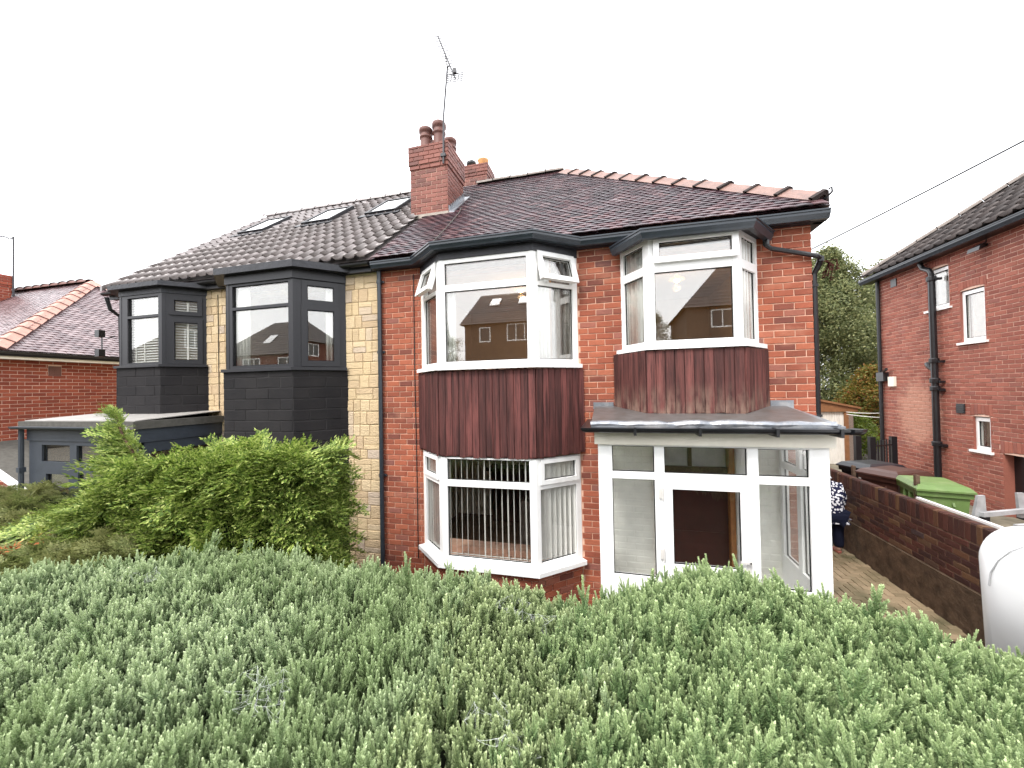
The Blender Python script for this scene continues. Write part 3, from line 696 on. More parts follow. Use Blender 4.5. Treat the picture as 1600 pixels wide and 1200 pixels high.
def backing(path, z0, z1, name, mat):
    b = MB(); b.sweep(path, [(0, z0), (0, z1), (-.02, z1), (-.02, z0)]); return b.build(name, mat, HM)
C1 = [(-2.93, YF-.005), (-2.36, 4.955), (-.985, 4.955), (-.405, YF-.005)]
C2 = [(.03, YF-.005), (.40, 4.965), (1.47, 4.965), (1.87, YF-.005)]
boards(backing(C1, -.86, .27, 'cladding', M['gasket']), C1, .278, (-.875, -.905), M['clad'], .098)
boards(backing(C2, -.26, .445, 'cladding', M['gasket']), C2, .447, (-.275, -.325), M['clad_bare'], .104)

# roof
ro = MB(); z0, zr, yr, y0, ye = 2.114, 2.114+3.703*SL, 8.963, 5.26, 12.66
def hiproof(mb, xl, xr, hipx, left=None):
    v = [(xl, y0, z0-.02), (xr, y0, z0-.02), (xr, ye, z0-.02), (xl, ye, z0-.02), (left or xl, yr, zr-.02), (hipx, yr, zr-.02)]
    mb.add(v, [(0, 1, 5, 4), (1, 2, 5), (2, 3, 4, 5), (3, 0, 4), (3, 2, 1, 0)])
hiproof(ro, -3.69, 2.51, -1.02); roof = ro.build('roof', M['rosemary'], HM)
TM = [tile_mesh('roof_tile', M['rosemary'], i) for i in range(4)]
place_tiles(roof, (0, y0-.03, z0-.03), (1, 0, 0), (0, CA, SA), 3.73/CA, -3.7, 2.68, .1, .165, lambda x, s: -3.63 < x < 2.50-s*CA*.97, TM, 'roof_tile', M['rosemary'], jit=1.6)
ridge_run(roof, (2.50, 5.44, 2.27), (-.95, 8.89, 2.27+3.45*SL), 13, .21, [M['hiptile'], M['bedding']], 'hip_tile', lift=.055, joint=.05)
ridge_run(roof, (-3.15, yr, zr+.0), (-1.0, yr, zr+.0), 5, .11, [M['ridgegrey'], M['bedding']], 'ridge_tile', round_=True, joint=.02, lift=.0)
fn = MB(); fn.tube([(2.47, 5.45, 2.24), (2.53, 5.40, 2.24), (2.57, 5.36, 2.29), (2.565, 5.36, 2.34), (2.54, 5.38, 2.33)], .012, 5); fn.build('hip_iron', M['blackplastic'], roof)

# eaves: soffit, fascia, gutters
ev = MB()
GP = [(-3.66, 5.345), (-2.915, 5.345), (-2.37, 4.89), (-.985, 4.89), (-.415, 5.345), (2.50, 5.345)]
ev.sweep(GP, [(0, 1.945), (0, 2.07), (-.025, 2.07), (-.025, 1.945)])
ev.prism([(-3.62, 5.365), (-2.905, 5.365), (-2.36, 4.91), (-.995, 4.91), (-.425, 5.365), (2.49, 5.365), (2.49, YF-.006), (-3.62, YF-.006)], 1.95, 1.965)
ev.sweep(P1, [(.016, 1.841), (.016, 1.949), (-.03, 1.949), (-.03, 1.841)])
ev.box(2.385, 2.50, 5.37, 12.2, 1.95, 2.07)
ev.build('fascia', M['bitumen'], HM)
gt = MB(); gt.sweep(GP, OG(2.055, .105)); gt.build('gutter', M['gutter'], HM)
le = MB(); le.prism([(-2.92, 5.36), (-2.375, 4.89), (-.98, 4.89), (-.41, 5.36)], 2.056, 2.085); le.build('bay_roof', M['lead'], HM)
GP2 = [(.075, 5.39), (.405, 4.92), (1.545, 4.95), (1.885, 5.452)]
g2 = MB(); g2.sweep(GP2, OG(1.905)); g2.build('gutter', M['gutter'], HM)
f2 = MB(); f2.prism([(.08, 5.455), (.08, 5.395), (.41, 4.925), (1.54, 4.955), (1.87, 5.455)], 1.845, 1.885); f2.build('fascia', M['bitumen'], HM)

# rainwater pipes
dp = MB(); dp.tube([(1.87, 5.38, 1.80), (1.87, 5.38, 1.73), (1.93, 5.40, 1.69), (2.42, 5.41, 1.55), (2.475, 5.45, 1.52)], .03, 8)
dp.tube([(2.475, 5.45, 1.53), (2.47, 5.5, 1.46), (2.43, 5.53, 1.36), (2.42, 5.53, -3.0)], .034, 8)
for p in ((1.87, 5.38, 1.76), (2.47, 5.45, 1.52)): dp.lathe((p[0], p[1], p[2]-.03), [(.038, 0), (.038, .06)], 8)
for z in (1.2, -.4): dp.box(2.38, 2.46, 5.49, 5.57, z, z+.03)
dp.build('downpipe', M['blackplastic'], HM)
pp = MB(); pp.tube([(-3.60, 5.40, 1.95), (-3.60, 5.41, 1.8), (-3.60, 5.41, -2.95)], .034, 10)
for z in (1.75, .62, -1.35): pp.lathe((-3.60, 5.41, z), [(.042, 0), (.042, .05)], 10); pp.box(-3.67, -3.53, 5.43, 5.456, z+.01, z+.04)
pp.build('downpipe', M['gutter'], HM)

# chimney stack on the party wall
def brick_stack(parent, x0, x1, y0_, y1_, z0_, zc, zt, mat, lim=120, label=None):
    cb = MB(); cb.box(x0+.004, x1-.004, y0_+.004, y1_-.004, z0_, zt-.01); cb.box(x0-.02, x1+.02, y0_-.02, y1_+.02, zc+.084, zt-.012)
    ch = cb.build('chimney', M['mortar_right'], parent, label=label)
    for e, za, zb in ((0, z0_, zc), (.016, zc, zc+.084), (.032, zc+.084, zt)):
        a0, a1, b0, b1 = x0-e, x1+e, y0_-e, y1_+e
        for A, B in (((a0, b0), (a1, b0)), ((a1, b0), (a1, b1)), ((a1, b1), (a0, b1)), ((a0, b1), (a0, b0))):
            Fc, Lc, dc, nc = frame_of(A, B); place_blocks(ch, courses([(0, Lc, za, zb)], [], za, off=.0), mat, Fc, dc, nc, limit=lim if za == z0_ else 40, depth=.03)
    return ch
ch = brick_stack(HM, -3.90, -3.09, 7.01, 7.84, 3.3, 4.497, 4.97, M['brick_stack'], label='tall chimney stack on the party wall with four pots')
cp = MB(); cp.lathe((0, 0, 0), [(.135, -.05), (.125, 0), (.118, .22), (.12, .25), (.142, .26), (.142, .29), (.122, .30), (.122, .36), (.15, .375), (.152, .44), (.135, .46), (.09, .455), (.085, .2)], 18)
cpm = cp.mesh('chimney_pot', M['terracotta'], True)
for x, y, s in ((-3.64, 7.2, 1.03), (-3.335, 7.18, 1.15), (-3.61, 7.63, .98), (-3.3, 7.65, 1.03)): link('chimney_pot', cpm, ch, Matrix.Translation((x, y, 4.96)) @ Matrix.Diagonal((.96, .96, s, 1)))
fl = MB(); fl.box(-3.96, -3.06, 6.945, 7.01, 3.47, 3.55); fl.build('cement_fillet', M['cement'], ch)
st = MB()
for i in range(9):
    y = 7.03+i*.09; z = z0+(y-y0)*SL; st.box(-3.09, -3.072, y, y+.086, z-.05, z+.16); 
st.add([(x_, y_, z0+(y_-y0)*SL+h_) for h_ in (.01, .045) for x_, y_ in ((-3.072, 6.99), (-2.95, 6.99), (-2.95, 7.88), (-3.072, 7.88))], [(0, 3, 2, 1), (4, 5, 6, 7), (0, 1, 5, 4), (1, 2, 6, 5), (2, 3, 7, 6), (3, 0, 4, 7)])
st.build('step_flashing', M['lead'], ch)
ch2 = brick_stack(HM, -3.82, -3.11, 9.6, 10.2, 4.4, 5.72, 6.02, M['brick_stack'], 40, label='rear chimney stack behind the ridge with a buff pot and a steel cowl')
b_ = MB(); b_.lathe((-3.27, 9.8, 6.0), [(.14, 0), (.135, .18), (.15, .2), (.15, .23), (.12, .24)], 16); b_.build('chimney_pot', M['buff'], ch2, True)
b_ = MB(); b_.lathe((-3.61, 9.8, 6.0), [(.08, 0), (.08, .12)], 12); b_.cur = 1; b_.lathe((-3.61, 9.8, 6.12), [(.10, 0), (.135, .02), (.135, .1), (.1, .13)], 12); b_.build('cowl', [M['steel'], M['blackplastic']], ch2, True)

# porch
pf = MB(); porch = link('porch', bpy.data.meshes.new('porch'), HM)
PFr = ((-.18, 4.45), (2.04, 4.45))
mb, _ = window(porch, *PFr, -2.78, -.62, [lt(.152, .597, -.93, -.645), lt(.148, .597, -2.072, -1.007), lt(.698, 1.50, -.932, -.648), lt(1.60, 2.05, -.932, -.652), lt(1.60, 2.05, -2.07, -1.012)], M['upvc'], pane_mat=M['glass_clear'], openings=[(.67, 1.531, -2.76, -.998)])
# (door opening is closed by the door leaf set 12 mm proud of the frame)
pf.add(mb.v, mb.f)
for A, B in (((2.04, 4.452), (2.04, YF-.002)), ((-.18, YF-.002), (-.18, 4.452))):
    mb, _ = window(porch, A, B, -2.78, -.62, [lt(.09, .46, -2.07, -1.01), lt(.55, .93, -2.07, -1.01), lt(.09, .46, -.932, -.65), lt(.55, .93, -.932, -.65)], M['upvc'], pane_mat=M['glass_clear']); pf.add(mb.v, mb.f)
pf.box(-.2, 2.06, 4.425, YF-.003, -.618, -.46); pf.box(-.16, 2.02, 4.47, YF-.003, -2.86, -2.80)
me = pf.mesh('porch', M['upvc']); old = porch.data; porch.data = me; bpy.data.meshes.remove(old)
fb = MB(); fb.box(-.215, 2.075, 4.400, 4.424, -.625, -.455); fb.build('fascia', M['cream_board'], porch)
Fd, Ld, dd, nd = frame_of(*PFr)
dl = MB(); slab(dl, Fd, .664, 1.537, -2.76, -.992, [(.772, 1.425, -1.9, -1.098), (.772, 1.425, -2.66, -2.06)], -.05, .014); dl.fbox(Fd, .772, 1.425, -.03, -.012, -2.66, -2.06)
door = dl.build('door', M['upvc'], porch)
dg = MB(); slab(dg, Fd, .768, 1.429, -1.904, -1.094, [(.781, 1.416, -1.891, -1.107)], -.022, -.004); dg.build('glazing_seal', M['gasket'], porch)
dg = MB(); dg.fbox(Fd, .77, 1.427, -.034, -.02, -1.902, -1.096); dg.build('pane', M['glass_clear'], porch)
hd = MB(); hd.fbox(Fd, 1.47, 1.505, .015, .022, -1.96, -1.76); hd.fbox(Fd, 1.40, 1.50, .045, .06, -1.815, -1.795); hd.fbox(Fd, 1.482, 1.498, .02, .06, -1.82, -1.79); hd.build('handle', M['paintwhite'], porch)
hg = MB()
for z in (-1.20, -1.85): hg.fbox(Fd, .635, .68, .015, .026, z, z+.1); hg.tube([Fd(.672, .03, z-.02), Fd(.672, .03, z+.12)], .009, 6)
hg.build('hinge', M['paintwhite'], porch)
lr = MB()
def quadslab(mb, q, th): mb.hull([Vector(p) for p in q], [Vector(p)+Vector((0, 0, th)) for p in q])
quadslab(lr, [(-.25, 4.34, -.415), (2.06, 4.34, -.425), (2.06, YF-.006, -.275), (-.25, YF-.006, -.265)], .018)
lr.build('porch_roof', M['leadtop'], porch)
lr = MB(); quadslab(lr, [(2.061, 4.34, -.427), (2.14, 4.36, -.43), (2.40, YF-.006, -.41), (2.061, YF-.006, -.277)], .018)
lr.tube([(-.25+i*.1, 4.342+rng.uniform(-.012, .012), -.394+rng.uniform(-.008, .01)) for i in range(24)], [.036+rng.uniform(-.007, .007) for _ in range(24)], 8)
lr.box(-.245, 2.08, 4.312, 4.33, -.46, -.39)
lr.box(-.27, .0, YF-.02, YF-.007, -.29, -.195); lr.box(1.89, 2.14, YF-.02, YF-.007, -.3, -.19); lr.build('lead_flashing', M['lead'], porch)
hrp = half_round(-.425); pg = MB(); pg.sweep([(-.24, YF-.02), (-.24, 4.31), (2.10, 4.31)], hrp); pg.sweep([(2.102, 4.31), (2.16, 4.33), (2.20, 4.36)], hrp)
for x in (.2, .82, 1.5, 2.02): pg.box(x, x+.025, 4.19, 4.40, -.5, -.42)
pg.build('porch_gutter', M['blackplastic'], porch)
# inner front door and hall
idr = MB(); idr.box(.56, 1.40, YF+.06, YF+.11, -2.8, -1.12); idr.box(.60, 1.36, YF+.05, YF+.06, -2.7, -1.9); idr.box(.56, 1.4, YF+.03, YF+.13, -1.119, -1.05); idr.box(.93, .98, YF+.04, YF+.12, -1.049, -.76)
idr.build('inner_door', M['mahogany'], HM)
fg = MB(); fg.box(.57, .929, YF+.07, YF+.09, -1.049, -.76); fg.box(.981, 1.39, YF+.07, YF+.09, -1.049, -.76); fg.build('pale_panel', M['pale_fill'], HM)  # opaque pale panels added so the dark doorway top looks brighter
ofr = MB(); ofr.box(.5, .565, YF-.05, YF+.1, -2.8, -.74); ofr.box(1.40, 1.46, YF-.05, YF+.1, -2.8, -.74); ofr.box(.565, 1.40, YF-.05, YF+.1, -.76, -.70); ofr.build('door_frame', M['oak'], HM)
wp = MB(); wp.tube([(1.52, 5.38, -2.8), (1.52, 5.38, -.6)], .055, 10); wp.lathe((1.52, 5.38, -2.05), [(.066, 0), (.066, .06)], 10); wp.build('porch_pipe', M['upvc'], HM)
cb = MB(); cb.tube([(-3.01, YF-.012, 1.85), (-3.012, YF-.012, .2), (-3.0, YF-.012, -1.0), (-2.995, YF-.012, -2.6)], .007, 5); cb.build('wall_cable', M['wire'], HM)
rc = MB(); rc.tube([(-2.84, 7.08, z0+1.82*SL+.06), (-2.76, 6.8, z0+1.54*SL+.06), (-2.70, 6.1, z0+.84*SL+.06), (-2.64, 5.3, z0+.04*SL+.08)], .007, 5); rc.build('roof_cable', M['felt'], HM)

# ------------------------------------------------------------------ the left half of the pair
HL = thing('semi_detached_house', 'left half of the pair clad in cream stone with black bays and grey roof tiles', 'house', (-6.6, 8.6, -3))
F2, L2, d2, n2 = frame_of((-9.45, YF), (-3.635, YF)); vx = lambda x: x+9.45
w2 = MB(); slab(w2, F2, 0, L2, -3.1, 1.99, [(vx(-6.66), vx(-4.29), .45, 1.8), (vx(-9.2), vx(-7.3), .58, 1.82)], -.25, -.004)
w2.box(-9.448, -9.2, YF+.252, 12.0, -3.1, 1.99); w2.box(-9.448, -3.635, 12.0, 12.24, -3.1, 1.99)
wall2 = w2.build('wall', M['mortar_stone'], HL)
def ashlar(u0, u1, z0_, z1_, rr):
    out = []; z = z0_
    while z < z1_-.05:
        h = rr.choice((.15, .19, .215, .215)); u = u0
        while u < u1-.03:
            l = min(rr.choice((.13, .18, .25, .32)), u1-u)
            if u1-u-l < .1: l = u1-u
            t = rr.random(); zt = min(z+h, z1_)
            if h > .18 and t < .55 and l > .15:
                m = z + h*rr.choice((.4, .5, .6)); out += [(u+.004, u+l-.004, z+.004, m-.003), (u+.004, u+l-.004, m+.003, zt-.004)]
            elif t > .75 and l > .22: m = u+l*.5; out += [(u+.004, m-.003, z+.004, zt-.004), (m+.003, u+l-.004, z+.004, zt-.004)]
            else: out.append((u+.004, u+l-.004, z+.004, zt-.004))
            u += l
        z += h
    return out
rr = random.Random(5)
place_blocks(wall2, ashlar(vx(-4.27), vx(-3.66), -3, 1.95, rr) + ashlar(vx(-7.3), vx(-6.64), -3, 1.95, rr) + ashlar(vx(-9.44), vx(-9.2), -3, 1.95, rr) + ashlar(vx(-9.2), vx(-7.3), -3, -.7, rr), M['stone'], F2, d2, n2, 'stone_block', proud=.012, depth=.06)
rm = MB()
for x0, x1 in ((-6.75, -3.8), (-9.35, -7.1)):
    a, b, c, e = YF+.27, 9.4, -.22, 2.0
    for q in ((x0, x1, b, b+.05, c, e), (x0-.05, x0, a, b, c, e), (x1, x1+.05, a, b, c, e), (x0, x1, a, b, e, e+.05)): rm.box(*q)
    rm.cur = 1; rm.box(x0-.05, x1+.05, YF+.25, 9.45, c-.06, c-.001); rm.cur = 0
rm.build('room_interior', [M['plaster'], M['floorboard']], HL)
PB = [(-6.68, YF), (-6.14, 4.917), (-4.81, 4.917), (-4.27, YF)]
PA = [(-9.24, YF), (-8.79, 5.005), (-7.73, 5.005), (-7.28, YF)]
bay_frame(HL, [(PB[0], PB[1], [lt(.2, .57, .52, 1.33, sash=.07), lt(.2, .57, 1.49, 1.72, sash=.06)]),
               (PB[1], PB[2], [lt(.12, 1.24, .469, 1.385), lt(.12, 1.24, 1.43, 1.775)]),
               (PB[2], PB[3], [lt(.2, .58, .52, 1.33, sash=.07), lt(.2, .58, 1.49, 1.72, sash=.06)])], M['anthracite'], PB, 1.83, .42, sill=(.08, .05), label='black framed bay window nearest the cream stone strip')
bay_frame(HL, [(PA[0], PA[1], [lt(.15, .5, .65, 1.33, sash=.06), lt(.15, .5, 1.53, 1.73, sash=.055)]),
               (PA[1], PA[2], [lt(.2, .97, .611, 1.43), lt(.2, .97, 1.475, 1.80)]),
               (PA[2], PA[3], [lt(.17, .5, .65, 1.33, sash=.06), lt(.17, .5, 1.53, 1.73, sash=.055)])], M['anthracite'], PA, 1.85, .57, sill=(.08, .045), label='black framed corner bay window with white slatted blinds')
core = MB(); core.prism(ins(PB, .02)[::-1], -.9, .365); core.prism(ins(PA, .02)[::-1], -.35, .52); core.prism(ins(PB, .02)[::-1], 1.835, 1.93); core.prism(ins(PA, .02)[::-1], 1.855, 1.93)
core.build('bay_core', M['floorboard'], HL)
for P, zb, zt in ((PB, -3.0, .366), (PA, -.5, .522)):
    ap = MB(); e = .04
    Q = [(P[0][0]-e, P[0][1]), (P[1][0]-e*.5, P[1][1]-e), (P[2][0]+e*.5, P[2][1]-e), (P[3][0]+e, P[3][1])]
    ap.sweep(Q, [(-.003, zb), (-.003, zt), (-.05, zt), (-.05, zb)]); ao = ap.build('bay_apron', M['black_joint'], HL)
    for i in range(3):
        Fb, Lb, db, nb = frame_of(Q[i], Q[i+1]); place_blocks(ao, courses([(0.002, Lb-.002, zb, zt)], [], zb, .172, .46, .007, off=rng.uniform(0, .3)), M['black_stone'], Fb, db, nb, 'stone_block', proud=.003, depth=.03, limit=60)
r2o = MB(); XL = -9.64
r2o.add([(XL, y0, z0-.02), (-3.692, y0, z0-.02), (-3.692, ye, z0-.02), (XL, ye, z0-.02), (XL, yr, zr-.02), (-3.692, yr, zr-.02)], [(0, 1, 5, 4), (1, 2, 5), (2, 3, 4, 5), (3, 0, 4), (3, 2, 1, 0)])
roof2 = r2o.build('roof', M['pantile'], HL)
PM = [pantile_mesh('pantile', M['pantile'], i) for i in range(3)]
place_tiles(roof2, (0, y0-.05, z0-.01), (1, 0, 0), (0, CA, SA), 3.72/CA, -9.6, -3.75, .345, .218, lambda x, s: -9.68 < x < -3.72, PM, 'pantile', M['pantile'], stagger=0, tl=.345, jit=.5)
ridge_run(roof2, (-9.69, yr, zr+.05), (-3.9, yr, zr+.05), 13, .11, [M['pantile'], M['bedding']], 'ridge_tile', round_=True, joint=.015, lift=.0)
vg = MB()
for i in range(13):                                         # dry verge units step up the gable end
    s = i*.345; y = y0-.05+s*CA; z = z0-.01+s*SA; vg.hull([Vector(q) for q in ((-9.70, y, z-.02), (-9.64, y, z-.02), (-9.64, y, z+.085), (-9.70, y, z+.085))], [Vector(q) for q in ((-9.70, y+.33*CA, z+.33*SA-.02), (-9.64, y+.33*CA, z+.33*SA-.02), (-9.64, y+.33*CA, z+.33*SA+.05), (-9.70, y+.33*CA, z+.33*SA+.05))])
vg.build('verge', M['pantile'], roof2)
def skylight(parent, xc, s0, w, l):
    Sd = Vector((0, CA, SA)); N = Vector((0, -SA, CA)); O = Vector((xc, y0, z0)) + Sd*s0
    T = lambda u, s, h: tuple(O + Vector((u, 0, 0)) + Sd*s + N*h)
    fr = MB()
    def bx(mb, u0, u1, s0_, s1_, h0, h1): mb.hull([T(u0, s0_, h0), T(u1, s0_, h0), T(u1, s1_, h0), T(u0, s1_, h0)], [T(u0, s0_, h1), T(u1, s0_, h1), T(u1, s1_, h1), T(u0, s1_, h1)])
    e = .06
    for q in ((-w/2, w/2, 0, e), (-w/2, w/2, l-e, l), (-w/2, -w/2+e, e, l-e), (w/2-e, w/2, e, l-e)): bx(fr, *q, .0, .135)
    bx(fr, -w/2-.1, w/2+.1, -.16, -.001, .06, .095)
    so = fr.build('skylight', M['anthracite'], parent); gl = MB(); bx(gl, -w/2+e, w/2-e, e, l-e, .10, .12); gl.build('pane', M['glass_dark'], so)
for xc, s0 in ((-8.50, 2.84), (-6.59, 2.83), (-4.87, 2.81)): skylight(HL, xc, s0, .78, 1.13)
ev = MB(); ev.box(-9.68, -3.70, 5.345, 5.37, 1.94, 2.07); ev.box(-9.66, -3.64, 5.371, YF-.006, 1.95, 1.965)
ev.sweep(PA, [(.016, 1.851), (.016, 1.949), (-.03, 1.949), (-.03, 1.851)])
ev.build('fascia', M['bitumen'], HL)
gt = MB(); gt.sweep([(-9.74, 5.345), (-3.70, 5.345)], half_round(2.06)); gt.build('gutter', M['blackplastic'], HL)
cn = MB(); cn.prism([(-6.87, 5.343), (-6.26, 4.79), (-4.70, 4.79), (-4.11, 5.343)], 1.955, 2.062); cn.prism([(-9.40, 5.343), (-8.90, 4.88), (-7.64, 4.88), (-7.14, 5.343)], 1.952, 2.03); cn.build('bay_canopy', M['bitumen'], HL)
fx = MB(); fx.sweep(PB, [(.03, 1.815), (.03, 1.954), (-.03, 1.954), (-.03, 1.832), (.004, 1.832), (.004, 1.815)]); fx.build('bay_fascia', M['anthracite'], HL)
# porch with a flat felt roof
PL = ((-9.5, 4.18), (-6.95, 4.18)); lp = link('porch', bpy.data.meshes.new('porch'), HL); pf = MB()
mb, _ = window(lp, *PL, -2.9, -.70, [lt(.32, 1.01, -1.04, -.765), lt(1.17, 1.83, -1.04, -.765), lt(1.95, 2.4, -1.04, -.765), lt(.425, .98, -2.2, -1.24), lt(1.2, 1.83, -2.2, -1.2), lt(1.97, 2.4, -2.2, -1.2)], M['bluegrey'], pane_mat=M['glass_clear']); pf.add(mb.v, mb.f)
mb, _ = window(lp, (-6.95, 4.182), (-6.95, YF-.002), -2.9, -.70, [lt(.16, 1.2, -2.0, -.86)], M['bluegrey'], pane_mat=M['glass_clear']); pf.add(mb.v, mb.f)
mb, _ = window(lp, (-9.5, YF-.002), (-9.5, 4.182), -2.9, -.70, [lt(.1, 1.1, -2.0, -.86)], M['bluegrey'], pane_mat=M['glass_clear']); pf.add(mb.v, mb.f)
pf.box(-9.52, -6.93, 4.16, YF-.003, -.698, -.49)
me = pf.mesh('porch', M['bluegrey']); old = lp.data; lp.data = me; bpy.data.meshes.remove(old)
fr = MB(); fr.box(-9.56, -6.89, 4.08, YF-.004, -.488, -.372); fr.cur = 1; quadslab(fr, [(-9.5, 4.13, -.371), (-6.95, 4.13, -.371), (-6.95, YF-.006, -.29), (-9.5, YF-.006, -.29)], .012); fr.build('flat_roof', [M['felt'], M['felt_top']], lp)
gg = MB(); gg.sweep([(-9.62, 4.078), (-7.02, 4.078)], half_round(-.455, .085)); gg.cur = 1; gg.sweep([(-7.019, 4.078), (-7.005, 4.078)], half_round(-.452, .09)); gg.build('porch_gutter', [M['bluegrey'], M['upvc']], lp)
pd = MB(); pd.tube([(-9.57, 4.12, -.5), (-9.57, 4.12, -2.9)], .035, 8); pd.box(-9.61, -9.53, 4.08, 4.16, -1.22, -1.14); pd.build('downpipe', M['bluegrey'], lp)
cb = MB(); cb.tube([(-7.0, YF-.02, 1.85), (-6.99, YF-.02, .6), (-6.985, YF-.02, -.25)], .006, 5); cb.build('wall_cable', M['wire'], HL)
sl = MB()                                                    # two black floodlights on an arm at the left corner
sl.tube([(-9.44, 5.3, 1.2), (-9.56, 5.26, 1.16), (-9.7, 5.24, 1.2), (-9.7, 5.24, .86)], .012, 5)
for z in (1.2, .82): sl.box(-9.78, -9.66, 5.17, 5.27, z-.02, z+.12)
tag(sl.build('floodlight', M['blackplastic']), 'pair of small black security lights on an arm beside the black corner bay', 'security light')
ho = MB(); ho.tube([(-9.5, 5.2, 1.95), (-9.5, 5.26, 1.72), (-9.47, 5.4, 1.6), (-9.46, 5.44, -.4)], .035, 8); ho.build('downpipe', M['blackplastic'], HL)

# ------------------------------------------------------------------ boundary wall and the house on the right
BW = thing('boundary_wall', 'low dark brick boundary wall on a mossy concrete base along the drive', 'wall', (4.0, 8, -3))
XW = 4.0
b_ = MB(); b_.box(XW-.03, 4.2, 4.6, 13.5, -3.1, -2.43); b_.build('plinth', M['concrete'], BW)
b_ = MB(); b_.box(XW+.003, 4.098, 4.6, 13.5, -2.429, -1.66); wc = b_.build('wall_core', M['mortar_dark'], BW)
Fw, Lw, dw, nw = frame_of((XW, 13.5), (XW, 4.6))
place_blocks(wc, courses([(0, Lw, -2.425, -1.885)], [], -2.425, .0775, .228, .010), M['brick_dark'], Fw, dw, nw, proud=.003, depth=.06, limit=300)
sold = []; u = 0
while u < Lw-.05: sold.append((u+.003, u+.074, -1.878, -1.655+.004)); u += .077
place_blocks(wc, sold, M['brick_dark'], Fw, dw, nw, 'soldier_brick', proud=.004, depth=.108, limit=120)

HR = thing('brick_house', 'rosy brick house on the right with black drainpipes and small white windows', 'house', (10.5, 9, -2.55))
XR = 7.0; Y1 = 12.55
Fr, Lr, dr_, nr = frame_of((XR, Y1), (XR, 4.0)); uy = lambda y: Y1-y
wins = [(uy(10.06), uy(9.50), .80, 1.86), (uy(10.90), uy(10.30), 1.62, 2.52), (uy(9.86), uy(9.48), -1.37, -.70)]
doorh = (uy(9.27), uy(8.35), -2.6, -1.36)
w_ = MB(); slab(w_, Fr, 0, Lr, -2.7, 2.86, wins+[doorh], -.25, -.004); w_.box(XR+.252, 14, Y1-.25, Y1, -2.7, 2.86); w_.box(XR+.252, 14, 4.0, 4.25, -2.7, 2.86)
wallr = w_.build('wall', M['mortar_right'], HR)
atop = lambda h: -2.62 + math.ceil((h[3]+.19+2.62)/.0835)*.0835
arch = lambda h: (h[0]-.04, h[1]+.04, h[3], atop(h)-.002)
cut = wins + [doorh] + [arch(h) for h in wins] + [(doorh[0]-.04, doorh[1]+.04, doorh[3], atop(doorh)-.002)]
place_blocks(wallr, courses([(0, Lr, -2.6, 2.84)], cut, -2.62, .0835, .23), M['brick_right'], Fr, dr_, nr, vis=lambda p: p.z > -1.9)
for h in wins+[doorh]:                                      # rubbed brick arches
    k = max(5, round((h[1]-h[0]+.08)/.075)); its = []
    for i in range(k): its.append((h[0]-.04+i*(h[1]-h[0]+.08)/k+.003, h[0]-.04+(i+1)*(h[1]-h[0]+.08)/k-.003, h[3]+.045*(1-((i+.5)/k*2-1)**2), atop(h)-.006))
    place_blocks(wallr, its, M['brick_right'], Fr, dr_, nr, 'arch_brick', limit=20)
def reveals(h):
    for a_, b__ in ((h[0]+.001, h[0]+.012), (h[1]-.012, h[1]-.001)):
        rv = MB(); rv.fbox(Fr, a_, b__, -.2, .0, h[2], h[3]); rv.build('reveal', M['brick_right'], HR)
for h in wins:
    fr = MB(); f_ = lambda u, w, z: Fr(u, w, z); s = .055
    pane_h = (h[0]+.07, h[1]-.07, h[2]+.08, h[3]-.09)
    slab(fr, Fr, h[0]+.012, h[1]-.012, h[2], h[3], [pane_h], -.11, -.035)
    n_ = 9; top = [((h[0]+(h[1]-h[0])*i/(n_-1)), h[3]+.05*(1-(2*i/(n_-1)-1)**2)) for i in range(n_)]
    fr.hull([Fr(u, -.035, z) for u, z in top]+[Fr(h[1], -.035, h[3]-.02), Fr(h[0], -.035, h[3]-.02)], [Fr(u, -.11, z) for u, z in top]+[Fr(h[1], -.11, h[3]-.02), Fr(h[0], -.11, h[3]-.02)])
    fr.fbox(Fr, h[0]-.05, h[1]+.05, -.05, .05, h[2]-.045, h[2]-.002)
    reveals(h)
    wo_ = fr.build('window', M['upvc'], HR); pb = MB(); pb.fbox(Fr, pane_h[0], pane_h[1], -.085, -.065, pane_h[2], pane_h[3]); pb.build('pane', M['glass'], wo_)
    gk = MB(); slab(gk, Fr, pane_h[0]-.003, pane_h[1]+.003, pane_h[2]-.003, pane_h[3]+.003, [(pane_h[0]+.012, pane_h[1]-.012, pane_h[2]+.012, pane_h[3]-.012)], -.064, -.048); gk.build('glazing_seal', M['gasket'], wo_)
    bk = MB(); bk.fbox(Fr, h[0], h[1], -.9, -.85, h[2]-.2, h[3]+.2); bk.build('room_wall', M['plaster'], HR)
reveals(doorh)
db = MB(); db.fbox(Fr, doorh[0], doorh[1], -.2, -.15, doorh[2], doorh[3]); db.build('side_door', M['blackplastic'], HR)
sp = MB()                                                    # soil stack with collars and swan neck
yS = 10.62; xs = XR-.1
sp.tube([(XR-.01, yS+.28, 2.82), (xs-.02, yS+.28, 2.72), (xs, yS+.24, 2.6), (xs, yS+.05, 2.5), (xs, yS, 2.42), (xs, yS, 2.25)], .05, 10)
sp.tube([(xs, yS, 2.3), (xs, yS, -2.5)], .062, 12)
for z in (2.24, .42, -.02, -.2, -1.42): sp.lathe((xs, yS, z), [(.082, 0), (.086, .02), (.086, .09), (.078, .11)], 12); sp.box(xs, XR+.002, yS-.14, yS-.1, z, z+.05); sp.box(xs-.02, XR, yS-.12, yS+.12, z+.02, z+.06) if z in (-.2, -1.42) else None
sp.tube([(xs, yS, .25), (xs-.02, yS+.13, .36), (xs, yS+.2, .42)], .05, 8)
sp.build('soil_pipe', M['blackplastic'], HR)
